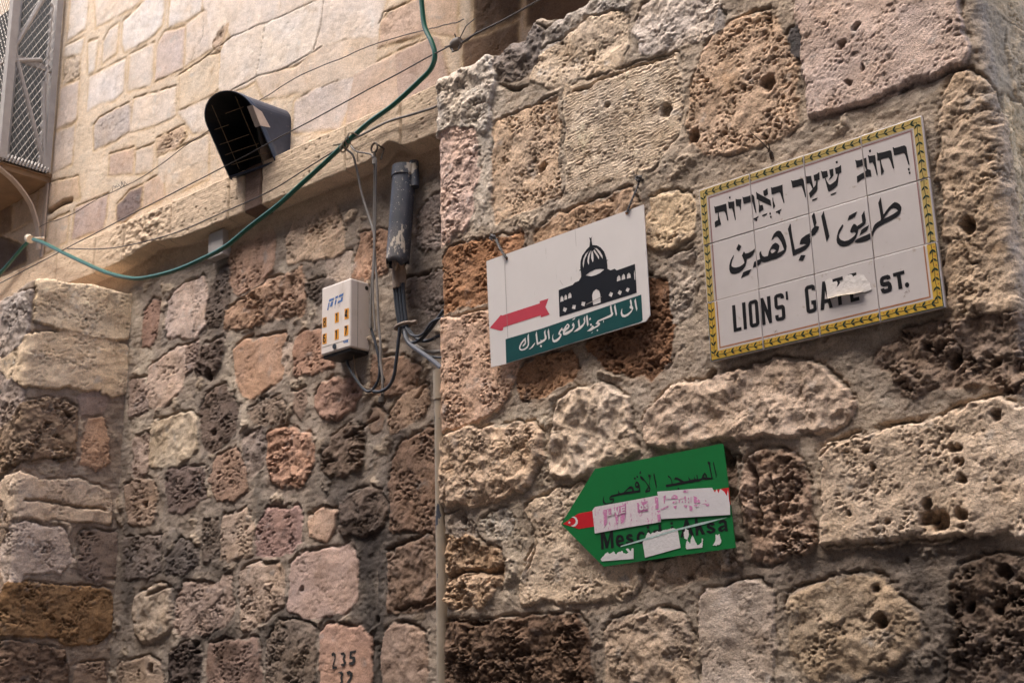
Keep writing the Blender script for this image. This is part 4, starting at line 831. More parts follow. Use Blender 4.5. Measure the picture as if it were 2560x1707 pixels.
torn("torn_paper", tp, ZG, [(225,400),(290,330),(330,320),(372,345),(385,425),(440,405),(480,390),(503,430),(500,470),(472,545),(520,500),(560,440),(640,370),(680,300),(720,262),(790,240),(835,262),(850,292),(900,275),(960,240),(1040,245),(1100,265),(1150,340),(1190,400),(1225,425),(1240,500),(1262,580),(1200,610),(1095,650),(1085,630),(900,672),(700,690),(560,715),(275,790),(262,700),(262,640)], -.0030, sign, PAPER)
m = MB(); fl = tp.tr(ZG, [(275,790),(560,715),(700,690),(900,672),(1085,630)])      # the curling lower lip of the paper
lo = tp.tr(ZG, [(285,812),(560,742),(700,716),(900,698),(1092,650)])
vsl = [(p[0], -.0035, p[1]) for p in fl]+[(p[0], -.0105, p[1]) for p in lo]
m.add(vsl, [(i, 5+i, 6+i, 1+i) for i in range(4)]); o_ = m.build("paper_curl", mat("paper_curl", srgb((206, 190, 160)), 0.85, 0.05), sign)
m = MB()
rs_ = random.Random(8)
for (cx, cy, n, sx, sy) in ((2030, 680, 26, 60, 90), (2110, 620, 6, 40, 30)):
    for i in range(n):
        u_ = rs_.gauss(0, .5); px_, py_ = cx+u_*sx+rs_.gauss(0, 16), cy-u_*sy*1.3+rs_.gauss(0, 18); r0 = rs_.uniform(3, 9)
        sheet(m, [tp.tr(ZG, [(px_+r0*math.cos(t)*rs_.uniform(.5, 1.5), py_+r0*math.sin(t)*rs_.uniform(.5, 1.5)) for t in np.arange(6)*1.047])], -.0006, CELLS)
GLUE = mat("glue_residue", srgb((150, 128, 116)), 0.9, 0.2); m.build("glue_residue", GLUE, sign); m = MB()
for i in range(22):
    px_, py_ = 1230+rs_.gauss(0, 28), 1225+rs_.gauss(0, 32); r0 = rs_.uniform(3, 10)
    sheet(m, [tp.tr(ZF, [(px_+r0*math.cos(t)*rs_.uniform(.5, 1.5), py_+r0*math.sin(t)*rs_.uniform(.5, 1.5)) for t in np.arange(6)*1.047])], -.0006, CELLS)
m.build("glue_residue", GLUE, sign)

# ---------------------------------------------------------------- white direction sign with the domed building
WY = -0.004
wp = Plane(WY); ZH, ZI, ZJ, ZK7 = Zm(1380, 580, .140269), Zm(1280, 750, .089286), Zm(1430, 740, .082897), Zm(1200, 500, .274314)
IDd = lambda p: dpx(p)
WHITE = mat("white_enamel_sheet", srgb((226, 219, 215)), 0.42, 0.03, 8, 0.06, 20, spots=[(srgb((170, 160, 150)), 14, 0.66, 0.12, (6, 1, 1))])
TEAL = mat("teal_paint", srgb((14, 74, 74)), 0.4, 0.12, 20, spots=[(srgb((60, 100, 96)), 90, 0.72, 0.05)])
RED = mat("rose_paint", srgb((196, 62, 78)), 0.5, 0.06, 20)
NAVY = mat("navy_black_paint", (0.006, 0.008, 0.013), 0.4, 0.2, 20)
ws = thing("direction_sign", "white metal sign with black domed building, red arrow and teal band, wired to the wall", "sign", (ony((1300,660), WY)[0], WY, ony((1300,660), WY)[2]))
wq = wp.tr(IDd, [(1117,600),(1128,843),(1160,836),(1310,790),(1483,738),(1493,724),(1486,600),(1478,470)])
m = MB(); slab(m, wq, WY, WY+.0025); m.build("panel", WHITE, ws)
m = MB(); art(ZK7, [[(233,1268),(560,1172),(1470,862),(1483,1092),(1470,1106),(1440,1118),(960,1266),(240,1487)]], WY-.0004, None, m, wp); m.build("teal_band", TEAL, ws)
m = MB(); art(ZK7, [[(90,1165),(190,1048),(205,1052),(545,942),(545,922),(625,898),(597,975),(635,1043),(555,1070),(555,1050),(212,1160),(210,1185),(190,1192)]], WY-.0004, None, m, wp); m.build("arrow", RED, ws)
bld = [[(120,1035),(370,942),(405,900),(480,872),(520,800),(514,692),(487,692),(485,682),(510,668),(505,650),(510,520),(540,420),(620,310),(668,260),(680,160),(664,92),(690,112),(708,88),(705,150),(722,235),(800,240),(870,280),(930,350),(970,460),(978,503),(1000,497),(1000,508),(980,517),(990,600),(990,655),(1045,682),(1120,655),(1155,685),(1480,570),(1512,1085),(135,1512)],
 [(600,775),(680,710),(780,665),(860,655),(935,668),(860,730),(780,770),(700,790)], [(560,645),(547,560),(560,480),(600,390),(672,320),(620,410),(585,490),(572,570)], [(655,590),(630,520),(640,430),(682,335),(702,322),(675,420),(662,500),(662,560)], [(725,540),(697,460),(700,380),(715,325),(735,380),(742,460),(738,520)], [(838,490),(800,430),(738,335),(752,310),(810,390),(840,440)], [(905,480),(850,400),(790,315),(742,282),(800,290),(860,350),(900,420)],
 [(715,1130),(735,1060),(790,1018),(840,1045),(862,1110),(870,1255),(735,1302)], [(1158,883),(1162,810),(1190,770),(1215,790),(1227,860)], [(1240,858),(1248,780),(1278,745),(1300,770),(1308,838)], [(1335,835),(1340,760),(1370,725),(1398,750),(1405,815)], [(1462,740),(1470,672),(1484,760),(1486,855),(1470,850)],
 [(148,1248),(155,1160),(180,1133),(205,1170),(208,1230)], [(220,1215),(225,1140),(245,1110),(268,1140),(272,1198)], [(288,1190),(292,1110),(322,1078),(345,1110),(350,1168)], [(212,1338),(272,1360),(240,1430),(195,1402)], [(370,1295),(428,1302),(415,1375),(355,1365)], [(535,1238),(598,1248),(580,1325),(520,1305)], [(1042,1065),(1090,1090),(1062,1160),(1008,1130)], [(1200,1032),(1248,1060),(1218,1125),(1170,1092)], [(1340,985),(1387,1010),(1358,1073),(1312,1045)]]
m = MB(); art(ZH, [bld], WY-.0004, None, m, wp); m.build("building_emblem", NAVY, ws)
wl = [(ZI, [
 [(475,935),(485,1180),(480,1260),(440,1340),(370,1395),(280,1418),(225,1400),(203,1350),(210,1290),(250,1200),(320,1110),(385,1050),(400,1180),(390,1230),(345,1280),(310,1305),(300,1270),(335,1230),(365,1190),(355,1130),(290,1210),(250,1290),(235,1340),(250,1370),(300,1375),(380,1340),(430,1290),(450,1230),(435,1080),(440,1000)],
 [(660,1180),(640,1240),(590,1320),(520,1370),(470,1382),(540,1320),(600,1240)], [(690,875),(705,930),(735,1190),(800,1160),(810,1100),(835,1130),(905,1095),(925,1060),(900,900),(940,825),(945,950),(972,1020),(970,1090),(920,1150),(820,1210),(705,1262),(690,1180),(665,970)],
 [(815,1250),(848,1285),(825,1328),(785,1300)], [(1025,790),(1045,860),(1065,1060),(1035,1125),(1000,890)],
 [[(1165,945),(1150,1050),(1175,1120),(1230,1110),(1300,1060),(1350,1000),(1345,980),(1305,970),(1300,940),(1340,850),(1410,765),(1420,820),(1450,810),(1490,740),(1560,655),(1610,690),(1620,740),(1590,800),(1520,860),(1470,915),(1600,860),(1680,810),(1720,740),(1690,725),(1685,690),(1720,630),(1755,690),(1750,770),(1690,870),(1600,940),(1520,980),(1450,985),(1430,940),(1435,860),(1390,850),(1345,920),(1395,960),(1385,1020),(1330,1110),(1260,1170),(1190,1190),(1145,1165),(1130,1090),(1140,1000)], [(1520,780),(1545,710),(1580,715),(1570,750)]],
 [(1690,575),(1710,535),(1780,490),(1765,535)]]),
 (ZJ, [
 [(395,605),(410,760),(395,830),(340,920),(260,1000),(160,1060),(50,1088),(120,1020),(205,945),(180,760),(220,680),(248,890),(240,920),(330,850),(370,780),(352,690)], [(462,555),(480,620),(505,860),(475,918),(455,860),(428,630)],
 [(1180,260),(1200,330),(1225,480),(1252,520),(1235,580),(1180,630),(1000,700),(800,775),(855,825),(840,880),(780,930),(650,1000),(600,1040),(540,1060),(455,1062),(540,990),(600,930),(620,880),(680,930),(770,880),(780,860),(715,840),(780,740),(960,660),(1150,570),(1185,540),(1150,340)],
 [(945,735),(965,735),(962,810),(945,790)], [(770,1000),(798,1025),(775,1068),(745,1045)], [(580,1125),(640,1075),(630,1100),(600,1125)], [(520,690),(560,645),(580,690),(540,740)], [(545,840),(600,830),(600,900),(560,900)], [(1305,245),(1325,330),(1362,540),(1335,605),(1300,480),(1270,330)],
 [(1780,95),(1810,190),(1815,290),(1850,340),(1850,390),(1790,500),(1700,590),(1600,640),(1530,635),(1490,590),(1475,520),(1490,440),(1520,360),(1515,470),(1530,540),(1580,570),(1660,545),(1750,480),(1820,400),(1745,370),(1745,310),(1775,295),(1765,230),(1748,150)], [(1925,65),(1940,170),(1978,390),(1950,460),(1920,340),(1885,150)]])]
m = MB()
for z, P in wl: art(z, P, WY-.0008, None, m, wp)
m.build("arabic_lettering", WHITE, ws)
SCR = mat("scratch", srgb((150, 140, 134)), 0.6, 0.1)
for p in ([(224,545),(227,545),(258,1258),(255,1258)], [(868,275),(870,275),(880,420),(878,420)], [(730,735),(733,735),(758,775),(755,775)], [(970,950),(1110,880),(1112,886),(972,956)]):
    m = MB(); art(ZK7, [p], WY-.0012, None, m, wp); m.build("scratch", SCR, ws)

rr2 = random.Random(4); RUSTM = mat("rust_stain", srgb((128, 84, 52)), 0.9, 0.3, 200)
for (cx, cy) in ((1164,593),(1440,489)):
    m = MB(); sheet(m, [wp.tr(IDd, [(cx+rr2.uniform(2, 4.5)*math.cos(t), cy+rr2.uniform(2, 4)*math.sin(t)+(3*rr2.random() if math.sin(t) > .5 else 0)) for t in np.arange(10)*.628])], WY-.0007); m.build("rust_stain", RUSTM, ws)
# ---------------------------------------------------------------- green arrow sign
GY = 0.0
gp = Plane(GY); ZKg, ZM, ZN, ZO = Zm(1380, 1090, .216802), Zm(1480, 1270, .153061), Zm(1490, 1140, .0892857), Zm(1640, 1140, .0892857)
GREEN = mat("green_paint", srgb((8, 112, 52)), 0.42, 0.08, 10, 0.05, 30, spots=[(srgb((20, 92, 50)), 6, 0.55, 0.2)])
FLAG = mat("red_paint", srgb((198, 22, 34)), 0.45, 0.08, 15)
gs_ = thing("arrow_sign", "green arrow shaped metal sign with flag, half covered by torn white stickers", "sign", (ony((1500,1160), GY)[0], GY, ony((1500,1160), GY)[2]))
m = MB(); slab(m, gp.tr(ZKg, [(105,1012),(595,1503),(1400,1385),(2117,1285),(2050,700),(1990,200),(1975,100),(1955,85),(497,375)]), GY, GY+.002); m.build("panel", GREEN, gs_)
m = MB(); art(ZKg, [[(125,1010),(305,890),(2040,590),(2062,790),(310,1068)]], GY-.0004, None, m, gp); m.build("red_stripe", FLAG, gs_)
star = [(202+ (21 if i % 2 == 0 else 8)*math.cos(-math.pi/2+i*math.pi/5+.2), 995+(21 if i % 2 == 0 else 8)*math.sin(-math.pi/2+i*math.pi/5+.2)) for i in range(10)]
m = MB(); art(ZKg, [[(222,930),(250,925),(280,935),(300,970),(298,1005),(275,1035),(245,1042),(218,1030),(245,1025),(268,1005),(278,975),(262,945),(240,936)], star], GY-.0008, None, m, gp); m.build("crescent_and_star", WHITE, gs_)
gar = [(ZN, [
 [(1630,465),(1645,520),(1705,830),(1690,935),(1665,800),(1610,520)],
 [[(1235,545),(1300,575),(1350,640),(1480,820),(1500,700),(1495,595),(1465,570),(1465,500),(1530,525),(1530,580),(1510,700),(1500,830),(1525,900),(1515,985),(1385,1025),(1380,970),(1440,890),(1465,850),(1350,680),(1300,680),(1240,610)], [(1430,960),(1475,885),(1498,930),(1488,945)]],
 [(1220,450),(1250,410),(1270,420),(1250,450),(1280,470),(1220,500)], [(1060,600),(1085,585),(1115,610),(1110,645),(1075,655)], [(1130,555),(1160,540),(1185,570),(1175,605),(1140,600)],
 [[(1145,695),(1190,720),(1220,790),(1240,900),(1250,990),(1220,1010),(640,1095),(500,1130),(400,1160),(400,1180),(505,1170),(505,1260),(450,1320),(250,1350),(195,1290),(190,1210),(235,1080),(215,1200),(230,1270),(290,1310),(400,1305),(470,1265),(475,1230),(385,1230),(375,1180),(390,1130),(430,1090),(620,1045),(620,940),(660,1020),(700,1035),(780,1005),(860,920),(930,850),(990,830),(1045,870),(1070,970),(1205,945),(1205,890),(1150,895),(1105,870),(1090,800),(1105,730)], [(1120,790),(1145,755),(1175,790),(1165,820),(1130,825)], [(820,1000),(900,925),(970,905),(1015,930),(1015,970)]]]),
 (ZO, [[(1615,145),(1640,250),(1700,510),(1685,630),(1660,480),(1595,190)],
 [[(1450,135),(1525,175),(1520,260),(1590,600),(1590,635),(1400,665),(1310,650),(1200,710),(1100,715),(1000,745),(900,750),(300,865),(270,830),(275,795),(440,770),(430,680),(390,610),(335,580),(330,525),(400,570),(450,670),(465,770),(690,720),(600,655),(530,650),(500,665),(540,590),(600,590),(690,640),(790,700),(920,680),(905,560),(960,650),(1070,640),(1070,540),(1100,630),(1150,640),(1130,520),(1160,520),(1180,640),(1270,620),(1310,520),(1370,450),(1430,530),(1440,590),(1550,600),(1480,240),(1445,200)], [(1335,580),(1370,510),(1395,590)]],
 [(600,900),(620,870),(665,905),(630,940)]])]
for z, P in gar:
    m = MB(); art(z, P, GY-.0004, None, m, gp); m.build("arabic_word", INK, gs_)
gl = [[(138,400),(200,385),(258,545),(300,370),(345,360),(358,645),(312,655),(302,470),(262,650),(225,655),(185,480),(197,668),(152,674)],
 [[(385,530),(395,470),(420,440),(465,430),(510,455),(525,510),(525,540),(435,560),(450,585),(480,580),(520,570),(490,625),(440,630),(400,600)], [(432,515),(440,480),(465,470),(480,500),(480,508)]],
 [(560,450),(600,415),(650,420),(670,460),(625,470),(605,455),(598,475),(660,500),(685,530),(665,580),(610,595),(560,570),(555,550),(600,545),(625,560),(640,545),(580,515),(555,490)],
 [(860,405),(850,440),(815,420),(790,420),(775,450),(775,500),(790,530),(830,520),(855,510),(840,565),(790,580),(745,550),(728,490),(735,430),(770,385),(820,375)],
 [(893,292),(935,285),(938,325),(897,332)], [(905,360),(945,350),(960,520),(915,530)], [[(1085,265),(1130,252),(1150,480),(1100,488),(1050,500),(1000,480),(985,430),(990,390),(1010,360),(1050,350),(1090,350)], [(1030,420),(1045,385),(1090,385),(1095,450),(1050,465)]],
 [(1280,230),(1320,220),(1325,260),(1285,268)], [(1288,295),(1328,290),(1345,440),(1300,450)],
 [[(1520,190),(1560,180),(1670,440),(1620,450),(1590,390),(1510,405),(1490,470),(1445,478)], [(1525,355),(1570,345),(1540,270)]], [(1680,165),(1722,155),(1740,290),(1790,215),(1845,205),(1785,290),(1850,420),(1795,430),(1752,340),(1735,365),(1742,438),(1695,445)],
 [(1880,270),(1930,225),(1990,235),(2010,270),(1960,285),(1935,270),(1920,290),(1985,310),(2025,345),(2000,395),(1930,415),(1875,390),(1868,370),(1920,360),(1950,375),(1970,355),(1900,330),(1875,305)],
 [[(2060,235),(2100,190),(2160,180),(2200,215),(2215,340),(2225,370),(2180,378),(2170,355),(2120,385),(2070,375),(2060,330),(2090,290),(2165,270),(2150,230),(2110,235),(2105,255)], [(2110,330),(2165,300),(2170,325),(2130,350)]]]
for P in (gl[:7], gl[7:9], gl[9:]):
    m = MB(); art(ZM, P, GY-.0004, None, m, gp); m.build("latin_word", INK, gs_)
STK = mat("worn_sticker", srgb((216, 204, 206)), 0.55, 0.05, 30, 0.15, 120, spots=[(srgb((200, 122, 168)), 70, 0.56, 0.08, (1.6, 1, .55)), (srgb((222, 212, 212)), 200, 0.5, 0.12)])
PINKM = mat("pink_print", srgb((202, 128, 170)), 0.55, 0.1, 40, spots=[(srgb((216, 204, 206)), 150, 0.54, 0.06)])
STW = mat("sticker_white", srgb((214, 208, 208)), 0.6, 0.04, 20, 0.15, 120)
torn("sticker", gp, ZKg, [(470,855),(500,815),(820,758),(1215,685),(1238,690),(1262,988),(880,1050),(498,1120)], GY-.0014, gs_, STK)
torn("sticker", gp, ZKg, [(1220,640),(1640,606),(1850,594),(1885,650),(1905,610),(1925,660),(1945,606),(1990,640),(2020,690),(2035,620),(2045,720),(2058,800),(2060,905),(1265,955),(1240,800)], GY-.0019, gs_, STW)
one_each = lambda zm, polys, y, nm, mt, par, pln: [(lambda mm: (art(zm, [p], y, None, mm, pln), mm.build(nm, mt, par)))(MB()) for p in polys]
one_each(ZO, [[(440,1200),(450,1140),(500,1090),(545,1075),(610,1110),(640,1195)], [(475,1310),(490,1270),(600,1260),(590,1310),(510,1330)], [(1065,1110),(1160,1150),(1240,1230),(1255,1310),(1080,1320)], [(805,1125),(855,1120),(860,1300),(832,1300)], [(910,1160),(940,1160),(940,1300),(910,1300)], [(990,1130),(1005,1130),(1005,1320),(992,1320)], [(640,1195),(800,1175),(810,1190),(685,1205),(680,1310),(655,1310),(650,1205)], [(270,1200),(440,1190),(440,1210),(280,1215)], [(225,1120),(300,1085),(270,1200),(265,1330),(240,1320)], [(755,990),(800,950),(920,955),(925,1015),(800,1020)], [(1070,1365),(1250,1345),(1200,1430),(1130,1425)], [(790,1370),(890,1360),(880,1440),(800,1430)], [(1270,1335),(1500,1310),(1510,1380),(1440,1410),(1400,1345)], [(500,1400),(600,1380),(580,1470),(530,1460)], [(130,1480),(370,1380),(350,1440),(180,1500)], [(950,1380),(1030,1400),(1050,1560),(960,1520)], [(1385,1240),(1410,1215),(1430,1260),(1400,1270)], [(740,1250),(770,1245),(765,1300),(740,1300)]], GY-.0027, "pink_print", PINKM, gs_, gp)
one_each(ZKg, [[(600,850),(640,845),(640,1000),(605,1060)], [(640,840),(690,830),(690,920),(650,925)], [(720,820),(860,790),(860,900),(730,925)], [(735,925),(770,920),(770,1010),(745,1020)], [(790,900),(850,900),(835,1000),(800,1010)], [(985,770),(1110,745),(1115,860),(995,880)], [(1190,700),(1230,700),(1235,830),(1200,840)], [(1215,860),(1255,850),(1258,975),(1225,980)]], GY-.0023, "pink_print", PINKM, gs_, gp)
one_each(ZKg, [[(645,848),(655,846),(662,910),(690,904),(691,914),(654,922)], [(700,850),(722,840),(732,870),(722,905),(704,905),(694,880)], [(730,835),(745,832),(762,880),(772,826),(786,823),(770,906),(756,908)], [(800,820),(850,808),(851,820),(814,830),(816,846),(845,840),(846,852),(818,858),(820,876),(852,868),(853,880),(808,892)],
 [[(1018,800),(1040,788),(1060,800),(1064,830),(1050,850),(1028,854),(1014,835)], [(1030,808),(1046,806),(1050,830),(1034,838)]], [(1072,790),(1110,778),(1112,790),(1086,800),(1112,815),(1110,835),(1074,845),(1073,834),(1098,826),(1074,812)]], GY-.0031, "sticker_letter", STW, gs_, gp)
RAG = mat("paper_remnant", srgb((214, 208, 206)), 0.8, 0.06, 40, 0.3, 150)
for P in ([(830,560),(880,480),(905,405),(930,395),(960,430),(990,395),(1020,400),(1060,380),(1120,385),(1160,355),(1200,350),(1260,340),(1330,325),(1400,345),(1450,645),(870,805)],
          [(145,830),(170,790),(200,770),(220,740),(260,715),(275,740),(300,740),(330,725),(360,705),(380,745),(400,750),(430,720),(490,690),(520,735),(570,740),(600,720),(555,665),(590,655),(630,700),(660,650),(682,655),(682,825),(165,865)],
          [(1530,640),(1540,560),(1565,520),(1605,580),(1620,500),(1642,440),(1680,520),(1725,600),(1760,590),(1790,560),(1800,490),(1815,500),(1805,640),(1550,668)], [(1975,605),(2020,530),(2025,425),(2050,440),(2080,415),(2115,530),(2090,595)], [(1500,400),(1530,330),(1560,350),(1580,360),(1585,440),(1560,510),(1510,490)]):
    torn("sticker_remnant", gp, ZM, P, GY-.0006, gs_, RAG)
m = MB(); art(ZM, [[(465,632),(480,612),(870,490),(1380,338),(1800,228),(2225,145),(1830,262),(1400,362),(870,524)]], GY-.0012, None, m, gp); m.build("tape_strip", mat("old_tape", srgb((176, 196, 190)), 0.5, 0.25, 120), gs_)

# ---------------------------------------------------------------- wires that hold the white sign
WIRE = mat("dark_wire", srgb((62, 56, 54)), 0.55, 0.2, 100); GREYW = mat("grey_cable", srgb((124, 118, 114)), 0.6, 0.15, 60); BLACKC = mat("black_cable", srgb((44, 48, 56)), 0.42, 0.25, 40, spots=[(srgb((110, 108, 108)), 30, 0.62, 0.1)])
for nm, lab, pts, knot in (("tie_wire", "twisted dark wire tying the white sign's left end to a nail", [(1128,538),(1140,552),(1150,572),(1163,592)], (1136,548)), ("tie_wire", "twisted dark wire tying the white sign's right end to the wall", [(1472,405),(1464,430),(1452,458),(1440,488)], (1471,412))):
    m = MB(); P = [ony(p, -.012+.024*(1-i/(len(pts)-1))) for i, p in enumerate(pts)]
    P[-1] = ony(pts[-1], WY-.004); nrm_ = np.array([1, 0, .4])
    for ph in (0, 2.1, 4.2):
        Q = spline(P, 10); Q = [q+.0028*np.array([math.cos(ph+i*.8), .5*math.sin(ph+i*.8), math.sin(ph+i*.8)])*(1 if 0 < i < len(Q)-1 else .3) for i, q in enumerate(Q)]
        m.tube(Q, .0016, 6)
    kc = ony(knot, .012)
    for j in range(3):
        m.tube([kc+np.array([(.008-.001*j)*math.cos(t), -.006-.004*j+.002*math.sin(t), (.009-.002*j)*math.sin(t)]) for t in np.linspace(0, 5.6, 14)], .0016, 6)
    m.tube([kc+np.array([0, .05, 0]), kc+np.array([0, -.012, .001])], .004, 7)
    if knot[0] > 1300: m.tube([kc, kc+np.array([-.012, -.008, .012]), kc+np.array([-.016, -.008, .028])], .0012, 5); m.tube([kc, kc+np.array([.012, -.006, .01])], .0012, 5)
    tag(m.build(nm, WIRE), lab, "wire", "wires holding the white sign")
m = MB(); t0 = ony((1768,346), .012)
m.tube([t0+np.array([0, .01, -.004]), t0, ony((1745,322), .0), ony((1723,304), -.01)], [.003, .0022, .0014, .0006], 6); m.tube([t0, t0+np.array([.005, -.012, .02])], [.002, .0006], 5); m.tube([t0+np.array([0, .01, -.02]), t0], [.0055, .004], 7)
for j in range(5): m.tube([t0, t0+np.array([.008*math.cos(j*2.4), -.008, .012*math.sin(j*2.4)-.008])], [.0016, .0005], 5)
tag(m.build("dry_twig", mat("dry_twig", srgb((78, 64, 52)), 0.9, 0.2)), "dry twig sprouting from the mortar above the tile sign", "twig")

# ---------------------------------------------------------------- junction box on the recessed wall
ZP = Zm(795, 720, .095643)
bx = ony((851,720), YL)[0]; fr = onx((805,720), bx); BY = float(fr[1])                 # right side plane x = bx, front plane y = BY
bl = ony((738,740), BY)[0]; ztl = ony((738,662), BY)[2]; ztr = onx((805,638), bx)[2]; zbl = ony((738,818), BY)[2]; zbr = onx((805,795), bx)[2]
zt_, zb_ = (ztl+ztr)/2, (zbl+zbr)/2
box = thing("junction_box", "white telephone junction box with yellow digit stickers on the rough wall", "junction box", ((bl+bx)/2, YL, zb_))
CREAMP = mat("dirty_white_plastic", srgb((222, 211, 203)), 0.45, 0.05, 10, 0.06, 40, spots=[(srgb((178, 160, 142)), 12, 0.60, 0.2, (1, 1, .35))])
m = MB(); m.box((bl, BY, zb_), (bx, YL+.02, zt_)); m.build("cover", CREAMP, box, bevel=0.006)
m = MB(); m.box((bl+.006, BY+.008, zb_-.012), (bx-.006, YL+.02, zb_)); m.box((bx, BY+.10, zb_-.01), (bx+.010, YL+.02, zt_-.09)); m.build("base", mat("black_plastic", srgb((34, 32, 32)), 0.6, 0.2), box)
bpn = Plane(BY)
YST = mat("yellow_sticker", srgb((222, 152, 42)), 0.5, 0.08, 60); BLU = mat("blue_print", srgb((74, 112, 168)), 0.5, 0.1, 60)
dig = [([(125,785),(230,752),(225,1015),(120,1045)], [[[(150,800),(175,780),(205,790),(207,860),(196,888),(206,920),(200,985),(165,1008),(143,990),(143,920),(156,890),(145,850)], [(165,815),(188,810),(188,862),(167,868)], [(162,912),(190,905),(186,968),(162,976)]]]),
 ([(445,660),(552,625),(550,885),(440,920)], [[(470,680),(512,650),(510,860),(482,870),(484,705),(468,710)]]), ([(695,550),(808,520),(805,795),(695,828)], [[[(735,565),(768,562),(770,775),(744,785),(744,740),(703,750),(705,690)], [(724,692),(744,686),(744,622)]]]),
 ([(120,1210),(230,1175),(228,1445),(115,1475)], [[[(150,1212),(198,1205),(196,1242),(168,1246),(163,1292),(198,1287),(205,1400),(175,1432),(138,1420),(138,1260)], [(163,1322),(183,1317),(183,1393),(163,1398)]]]), ([(440,1100),(550,1065),(545,1330),(437,1365)], [[(455,1125),(502,1093),(497,1320),(472,1327),(475,1150),(453,1155)]]),
 ([(690,995),(800,960),(795,1225),(685,1260)], [[(703,1002),(764,984),(762,1030),(738,1220),(712,1226),(737,1037),(703,1047)]])]
for q, dg in dig:
    m = MB(); art(ZP, [q], BY-.0006, None, m, bpn); st_o = m.build("digit_sticker", YST, box)
    m = MB(); art(ZP, dg, BY-.0012, None, m, bpn); m.build("digit", INK, st_o)
LOGO = [[(300,295),(425,250),(410,315),(285,362)], [(275,395),(305,385),(270,575),(240,588)], [(345,370),(400,345),(375,475),(315,492)], [(460,225),(530,195),(515,260),(450,285)], [(455,310),(492,300),(465,435),(430,445)], [(555,185),(675,130),(660,200),(545,248)], [(600,255),(655,230),(640,345),(510,410),(525,345),(600,310)]]
for P in (LOGO[:3], LOGO[3:5]+[circ(435, 482, 7, 9, 6), circ(462, 470, 7, 9, 6), circ(447, 518, 7, 9, 6)], LOGO[5:]+[circ(553, 430, 7, 9, 6), circ(580, 418, 7, 9, 6), circ(566, 466, 7, 9, 6)]):
    m = MB(); art(ZP, P, BY-.0006, None, m, bpn); m.build("logo_letter", BLU, box)
m = MB(); art(ZP, [[(660,1385),(685,1375),(690,1450),(672,1440)], [(700,1375),(730,1360),(725,1430),(698,1440)], [(738,1362),(790,1340),(785,1415),(740,1425)]], BY-.0006, None, m, bpn); m.build("small_print", BLU, box)
m = MB(); m.box((bx-.0005, BY+.034, zb_+.006), (bx+.0007, BY+.036, zt_-.006)); m.box((bl+.006, BY-.0007, zb_+.030), (bx-.006, BY+.0005, zb_+.0315)); m.build("lid_seam", mat("seam_grey", srgb((150, 138, 128)), .7, .2), box)
sc = hit(ZP((438,1525)), (0, 1, 0), (0, BY, 0)); m = MB(); m.tube([sc+np.array([0, .004, 0]), sc+np.array([0, -.003, 0])], .010, 12); m.build("screw", mat("grey_metal", srgb((96, 104, 112)), 0.35, 0.1, metal=.8), box, smooth=True)
hc = onx((842,662), bx); m = MB(); m.tube([hc+np.array([-.004, 0, 0]), hc+np.array([.0012, 0, 0])], .0085, 12); m.build("cable_hole", mat("black_hole", (0.01, 0.01, 0.01), 0.8, 0.1), box)

# ---------------------------------------------------------------- hooded wall lamp
LZ = lambda x, y: ((500+x*.14671)/K, (220+y*.14671)/K)
lx1, lx0 = -2.297, -2.560; lc = (lx0+lx1)/2; lr = (lx1-lx0)/2
NAVYM = mat("dull_navy_metal", srgb((58, 64, 80)), 0.42, 0.18, 14, 0.08, 60, metal=0.35, spots=[(srgb((150, 142, 134)), 34, 0.67, 0.06), (srgb((96, 100, 108)), 9, 0.55, 0.25)])
lamp = thing("wall_lamp", "dark blue hooded floodlight with wire grille jutting from the pale wall above the ledge", "lamp", (lc, YL, 1.40))
def arch(z0, zs, n=20, r=lr, cx=lc): return [(cx-r, z0)]+[(cx-r*math.cos(math.pi*i/n), zs+.72*r*math.sin(math.pi*i/n)) for i in range(n+1)]+[(cx+r, z0)]
yf = lambda z, x=lx1: 0.414-(z-1.407)*0.61-0.16*(lx1-x)                       # slanted mouth, lower lip nearest the wall
A0 = arch(1.388, 1.588); n_ = len(A0)
def shell(mb, outl, ya, yb_, inset=0.0):
    vs = [(p[0], ya(p[1]), p[1]) for p in outl]+[(p[0], yb_(p[1]), p[1]) for p in outl]
    mb.add(vs, [(i, (i+1) % len(outl), len(outl)+(i+1) % len(outl), len(outl)+i) for i in range(len(outl))])
m = MB(); Ain = arch(1.396, 1.588, r=lr-.006)
B0 = [(lc+(p[0]-lc)*.97, 1.43+(p[1]-1.39)*.88) for p in A0]
vo = [(p[0], yf(p[1], p[0]), p[1]) for p in A0]; vb = [(p[0], YL+.01, p[1]) for p in B0]; vi = [(p[0], yf(p[1], p[0]), p[1]) for p in Ain]; vk = [(lc+(p[0]-lc)*.94, YL-.03, 1.43+(p[1]-1.39)*.86) for p in Ain]
for i in range(n_):
    j = (i+1) % n_
    m.add([vo[i], vb[i], vb[j], vo[j]], [(0, 1, 2, 3)]); m.add([vo[i], vo[j], vi[j], vi[i]], [(0, 1, 2, 3)])
m.build("hood", NAVYM, lamp, smooth=True)
m = MB()
for i in range(n_):
    j = (i+1) % n_; m.add([vi[i], vi[j], vk[j], vk[i]], [(0, 1, 2, 3)])
m.add(vk, [tuple(range(n_))]); m.build("reflector_housing", mat("black_enamel", (0.006, 0.006, 0.007), 0.5, 0.2), lamp, smooth=True)
m = MB(); rimo = [(p[0], yf(p[1], p[0])+.014, p[1]) for p in arch(1.385, 1.588, r=lr+.004)]; rimi = [(p[0], yf(p[1], p[0])+.022, p[1]) for p in arch(1.385, 1.588, r=lr+.004)]
